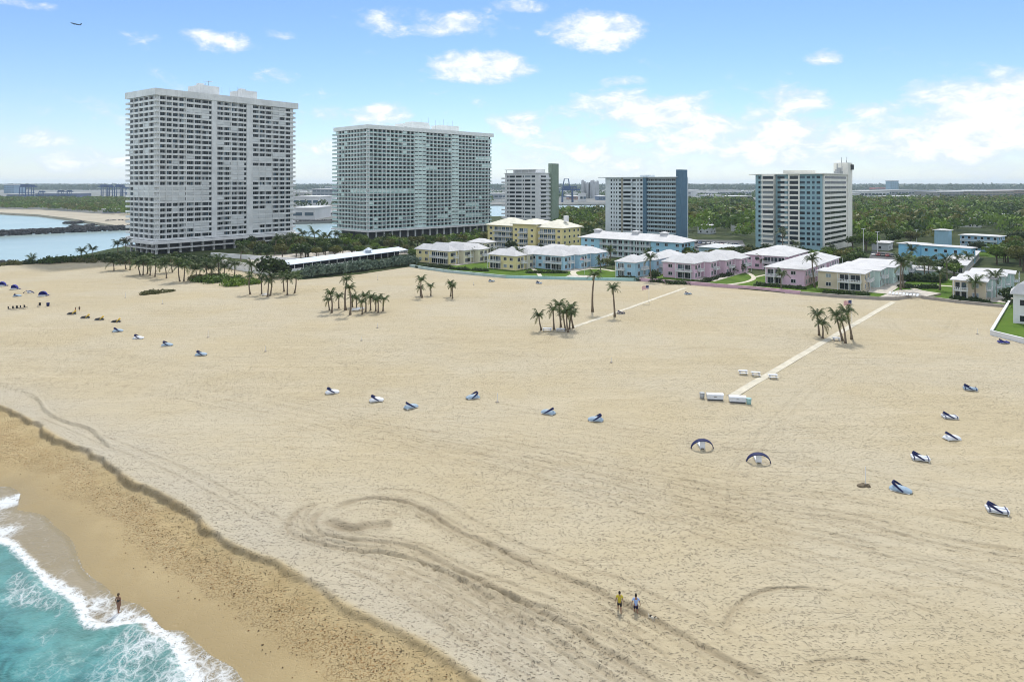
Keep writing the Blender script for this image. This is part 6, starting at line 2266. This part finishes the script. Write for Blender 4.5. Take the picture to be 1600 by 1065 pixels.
GREYB, WH, BLUEG = (.30, .33, .36), (.62, .63, .63), (.16, .22, .32)
for q in [(456, 492, 343, 326, 60, WH, 'white flat roofed hall on the far bank between the towers'), (458, 498, 322, 308, 120, WH, 'long white hall with dark lower storey behind the channel'),
          (458, 484, 306, 301, 120, (.52, .48, .42), 'tan hall behind the white hall between the towers'), (488, 540, 312, 296, 120, GREYB, 'grey many windowed garage left of the teal tower'),
          (495, 532, 319, 313, 60, BLUEG, 'dark blue shed below the grey garage'), (512, 528, 336, 332, 30, WH, 'small white dome roofed hall by the channel'),
          (500, 540, 297, 292, 150, GREYB, 'grey terminal roof left of the teal tower'), (765, 792, 311, 303, 100, GREYB, 'grey shed between the teal tower and green slab'),
          (862, 876, 306, 294, 60, (.20, .28, .30), 'teal grey block right of the green slab'), (888, 908, 312, 307, 60, (.45, .28, .22), 'reddish sheds below the harbour crane'),
          (935, 948, 313, 307, 60, BLUEG, 'dark blue shed right of the grey silos'), (906, 916, 315, 303, 40, WH, 'white ship house beside the silos'),
          (1066, 1092, 306, 297, 90, WH, 'white tank hall left in the far tank farm'), (1092, 1122, 307, 300, 90, WH, 'second white tank hall in the far tank farm'), (1120, 1158, 305, 298, 90, WH, 'third white tank hall in the far tank farm'),
          (1104, 1132, 314, 306, 60, (.45, .50, .54), 'pale blue shed in front of the tank farm'), (1132, 1174, 313, 307, 80, (.14, .13, .14), 'long dark shed behind the trees'), (1155, 1174, 304, 299, 80, WH, 'small white hall beside the teal block roof'),
          (1328, 1345, 312, 302, 90, WH, 'white shed right of the teal block'), (1345, 1390, 308, 299, 100, WH, 'long white shed left of the glass office'), (1368, 1392, 298, 293, 60, (.40, .12, .10), 'red roofed shed left of the glass office'),
          (1388, 1430, 306, 297, 110, (.42, .43, .45), 'grey hall below the glass office'), (1385, 1440, 312, 307, 60, WH, 'low white hall before the grey hall'), (1430, 1462, 304, 298, 90, (.22, .30, .52), 'blue and white terminal hall'),
          (1464, 1505, 309, 300, 100, (.28, .27, .26), 'long brown arcaded garage left of its twin'), (1506, 1584, 309, 299, 100, (.33, .29, .25), 'long brown arcaded garage near the frame edge'),
          (1584, 1640, 309, 297, 100, (.36, .27, .22), 'brown brick garage at the frame edge'), (1462, 1560, 314, 309, 60, (.45, .55, .62), 'pale blue low hall before the garages'), (1520, 1584, 299, 296.5, 80, WH, 'white roof level above the brown garage'),
          (1340, 1372, 314, 309, 50, (.5, .5, .5), 'low grey shed right of the teal block')]:
    far_block(*q, floors=3 if 'garage' in q[6] else 1)
far_block(1391, 1404, 299, 283, 40, (.20, .33, .42), 'glass office tower alone above the far sheds', 'office_tower', 'office tower', 5, 'far towers')
far_block(6, 22, 302, 289, 60, (.18, .28, .40), 'hazy blue tower block at the left horizon', 'office_tower', 'office tower', 4, 'far towers')
far_block(10, 32, 310, 304, 50, (.14, .18, .28), 'dark blue shed left of the port cranes')
far_block(55, 120, 309, 302.5, 60, (.13, .16, .26), 'long stack of dark containers between the crane groups')
far_block(42, 66, 314.5, 311.5, 30, WH, 'low white shed in front of the left cranes')
far_block(135, 200, 318, 315.5, 20, WH, 'long white shed above the far scrub')
far_block(122, 130, 329, 326, 14, WH, 'small white beach hut in the far scrub')
far_block(160, 178, 334, 327.5, 16, (.34, .36, .42), 'grey roofed pavilion beside the far beach')
M_CRANE = paint('crane_blue', (.045, .09, .20), .6, .1)


def gantry(px, yb, yt, w, label, boom=1, aframe=False):
    p = G(px, yb)
    k = p.y / F
    H, W = (yb - yt) * k, w * k
    root = thing('port_crane', label, 'crane', (p.x, p.y, 0), 0, 'port cranes')
    hb = H * (.78 if not aframe else .50)
    t = max(1.0, H * .035)
    for x in (0, W):
        for y in (0, W * .6):
            part(root, 'leg', [M_CRANE], lambda b: b.tube([(x, y, 0), (x * .94 + W * .03, y, hb)], [t * 1.1, t * .8], 5))
        part(root, 'sill_beam', [M_CRANE], lambda b: b.box(x - t * .6, x + t * .6, 0, W * .6, H * .05, H * .09))
    part(root, 'portal_beam', [M_CRANE], lambda b: (b.box(-t, W + t, -t, t, hb * .45, hb * .50), b.box(-t, W + t, W * .6 - t, W * .6 + t, hb * .45, hb * .50)))
    x0, x1 = (-W * .1, W * 1.75) if boom > 0 else (-W * .75, W * 1.1)
    part(root, 'boom', [M_CRANE], lambda b: (b.box(x0, x1, W * .2, W * .4, hb, hb + H * .07), [b.box(x0 + q * (x1 - x0) / 14, x0 + q * (x1 - x0) / 14 + t * .6, W * .2, W * .4, hb + H * .07, hb + H * .16) for q in range(3, 12)], b.box(x0 + (x1 - x0) * .2, x0 + (x1 - x0) * .8, W * .25, W * .35, hb + H * .15, hb + H * .19)))
    part(root, 'machine_house', [M_CRANE], lambda b: b.box(W * .1, W * .8, W * .1, W * .5, hb + H * .02, hb + H * .20))
    if aframe:
        part(root, 'mast', [M_CRANE], lambda b: (b.tube([(W * .0, W * .3, hb), (W * .2, W * .3, H), (W * .6, W * .3, H), (W * .75, W * .3, hb)], t * .7, 5)))
    return root


gantry(30, 310, 287.5, 10, 'blue harbour crane leftmost in the left crane group', 1)
gantry(40, 309.5, 288, 9, 'blue harbour crane second in the left crane group', 1)
gantry(158, 308, 288, 8, 'blue harbour crane first in the right crane group', -1)
gantry(168, 308, 288.3, 8, 'blue harbour crane second in the right crane group', -1)
gantry(179, 308, 288, 9, 'blue harbour crane third in the right crane group', 1)
gantry(190, 308, 290, 6, 'small blue harbour crane beside the white tower edge', 1)
gantry(60, 310, 298, 6, 'small yard crane above the dark containers', 1)
gantry(89, 310, 297, 7, 'middle yard crane above the dark containers', 1)
gantry(103, 310, 297, 6, 'right yard crane above the dark containers', 1)
gantry(879, 316, 279.5, 16, 'tall purple blue harbour crane with arched mast beside the silos', 1, True)


def silos():
    p = G(909, 310)
    k = p.y / F
    root = thing('silo_cluster', 'grey concrete silo cluster across the channel', 'silo', (p.x, p.y, 0))
    mg = paint('silo_concrete', (.42, .44, .46), .85, .1, .03, grime=.4)
    for i, (x, h) in enumerate(((1.5, 29), (5, 27), (9, 25.5), (12.5, 23), (15.5, 28.5), (18.5, 29), (21.5, 26.5), (25, 28))):
        part(root, 'silo', [mg], lambda b: b.lathe([(2.2 * k, 0), (2.2 * k, (h - 1.5) * k), (1.2 * k, h * k)], 12, (x * k, 6 * (i % 2), 0)), True)
    part(root, 'wall', [mg], lambda b: b.box(13 * k, 27 * k, -3, 14, 0, 23 * k))
    part(root, 'shaft', [M_DARK], lambda b: b.box(11.4 * k, 12.8 * k, -4, 0, 0, 25 * k))


silos()
M_ROCK = paint('jetty_rock', (.055, .055, .06), .9, .4, .5)


def rocks(name, pts, w, h, n, seed, label):
    rr = random.Random(seed)
    b = MB()
    for i in range(n):
        t = rr.random() * (len(pts) - 1)
        k = min(int(t), len(pts) - 2)
        q = Vector(pts[k]).lerp(Vector(pts[k + 1]), t - k)
        o = rr.gauss(0, w * .4)
        z = max(-2.4, h * (1 - abs(o) / w) - 2.0 + rr.uniform(-.3, .3))
        s = rr.uniform(.7, 1.5)
        b.lathe([(s * .5, -s * .6), (s * rr.uniform(.8, 1.1), -s * .1), (s * rr.uniform(.5, .8), s * .5), (.1, s * .65)], 6, (q.x + rr.uniform(-.6, .6), q.y + o, z))
    return tag(b.build(name, M_ROCK), label, 'jetty', kind='stuff')


rocks('rock_jetty', [tuple(G(x, y, -1)[:2]) for x, y in ((-160, 370), (0, 366), (100, 361.5), (212, 356.5))], 4.5, 3.4, 2600, 1, 'long dark rock jetty crossing the inlet water')
rocks('rock_groyne', [tuple(G(x, y, -1)[:2]) for x, y in ((101, 347.5), (118, 348), (128, 346.5))], 3, 1.4, 160, 2, 'short dark rock groyne off the far beach')
rocks('rock_groyne', [tuple(G(x, y, -1)[:2]) for x, y in ((112, 352), (128, 354), (146, 350.5))], 5, 1.4, 300, 3, 'curved dark rock groyne before the jetty')
rocks('rock_bank', [tuple(G(x, y, -1)[:2]) for x, y in ((166, 347), (185, 346), (205, 347))], 3, 2.2, 160, 4, 'dark rock bank beside the far beach')
rocks('rock_bank', [tuple(G(x, y, -1)[:2]) for x, y in ((450, 348.5), (535, 346))], 4, 2.6, 420, 5, 'dark rock bank on the far side of the channel')
rocks('rock_bank', [tuple(G(x, y, -1)[:2]) for x, y in ((-20, 416), (0, 415), (14, 414.5))], 2, 2.6, 60, 6, 'dark rocks at the inlet end of the beach')


def plane():
    d = 2300.0
    root = thing('airplane', 'small dark airliner climbing in the blue sky', 'airplane', ((118.5 - 800) / F * d, d, CAM_H + (HOR - 38) / F * d), R(0))
    mp = paint('plane_grey', (.10, .16, .24), .5)
    root.rotation_euler = (R(8), R(14), R(0))
    part(root, 'fuselage', [mp], lambda b: b.tube([(-19, 0, 0), (-17, 0, .3), (-12, 0, .3), (10, 0, .3), (16, 0, .9), (19, 0, 1.4)], [.4, 1.5, 2.0, 2.0, 1.2, .3], 10), True)
    for s in (-1, 1):
        part(root, 'wing', [mp], lambda b: b.rings([[(-3, s * 1.5, -.6), (4, s * 1.5, -.6), (4, s * 1.5, .0), (-3, s * 1.5, .0)], [(5, s * 17, 1.0), (7.5, s * 17, 1.0), (7.5, s * 17, 1.2), (5, s * 17, 1.2)]]))
        part(root, 'tailplane', [mp], lambda b: b.rings([[(14, s * .5, 1), (18, s * .5, 1), (18, s * .5, 1.3), (14, s * .5, 1.3)], [(17, s * 6, 1.6), (19, s * 6, 1.6), (19, s * 6, 1.7), (17, s * 6, 1.7)]]))
        part(root, 'engine', [mp], lambda b: b.tube([(-3.5, s * 6, -1.6), (0.5, s * 6, -1.5)], [1.1, .9], 8))
    part(root, 'fin', [mp], lambda b: b.rings([[(12, y, 1.5), (18, y, 1.5), (20, y, 7.5), (17.5, y, 7.5)] for y in (-.2, .2)]))


plane()

# ------------------------------------------------------------------ haze
def haze():
    m = bpy.data.materials.new('haze_air')
    m.use_nodes = True
    nt = m.node_tree
    nt.nodes.clear()
    v = nt.nodes.new('ShaderNodeVolumePrincipled')
    v.inputs['Color'].default_value = (.72, .86, 1.0, 1)
    v.inputs['Density'].default_value = HAZE
    v.inputs['Anisotropy'].default_value = 0.2
    o = nt.nodes.new('ShaderNodeOutputMaterial')
    nt.links.new(v.outputs[0], o.inputs['Volume'])
    tag(MB().box(-17000, 17000, -500, 14500, -8, 100).build('haze', m), 'thin blue haze over the far port', 'haze', kind='stuff')


HAZE = 0.00007
haze()
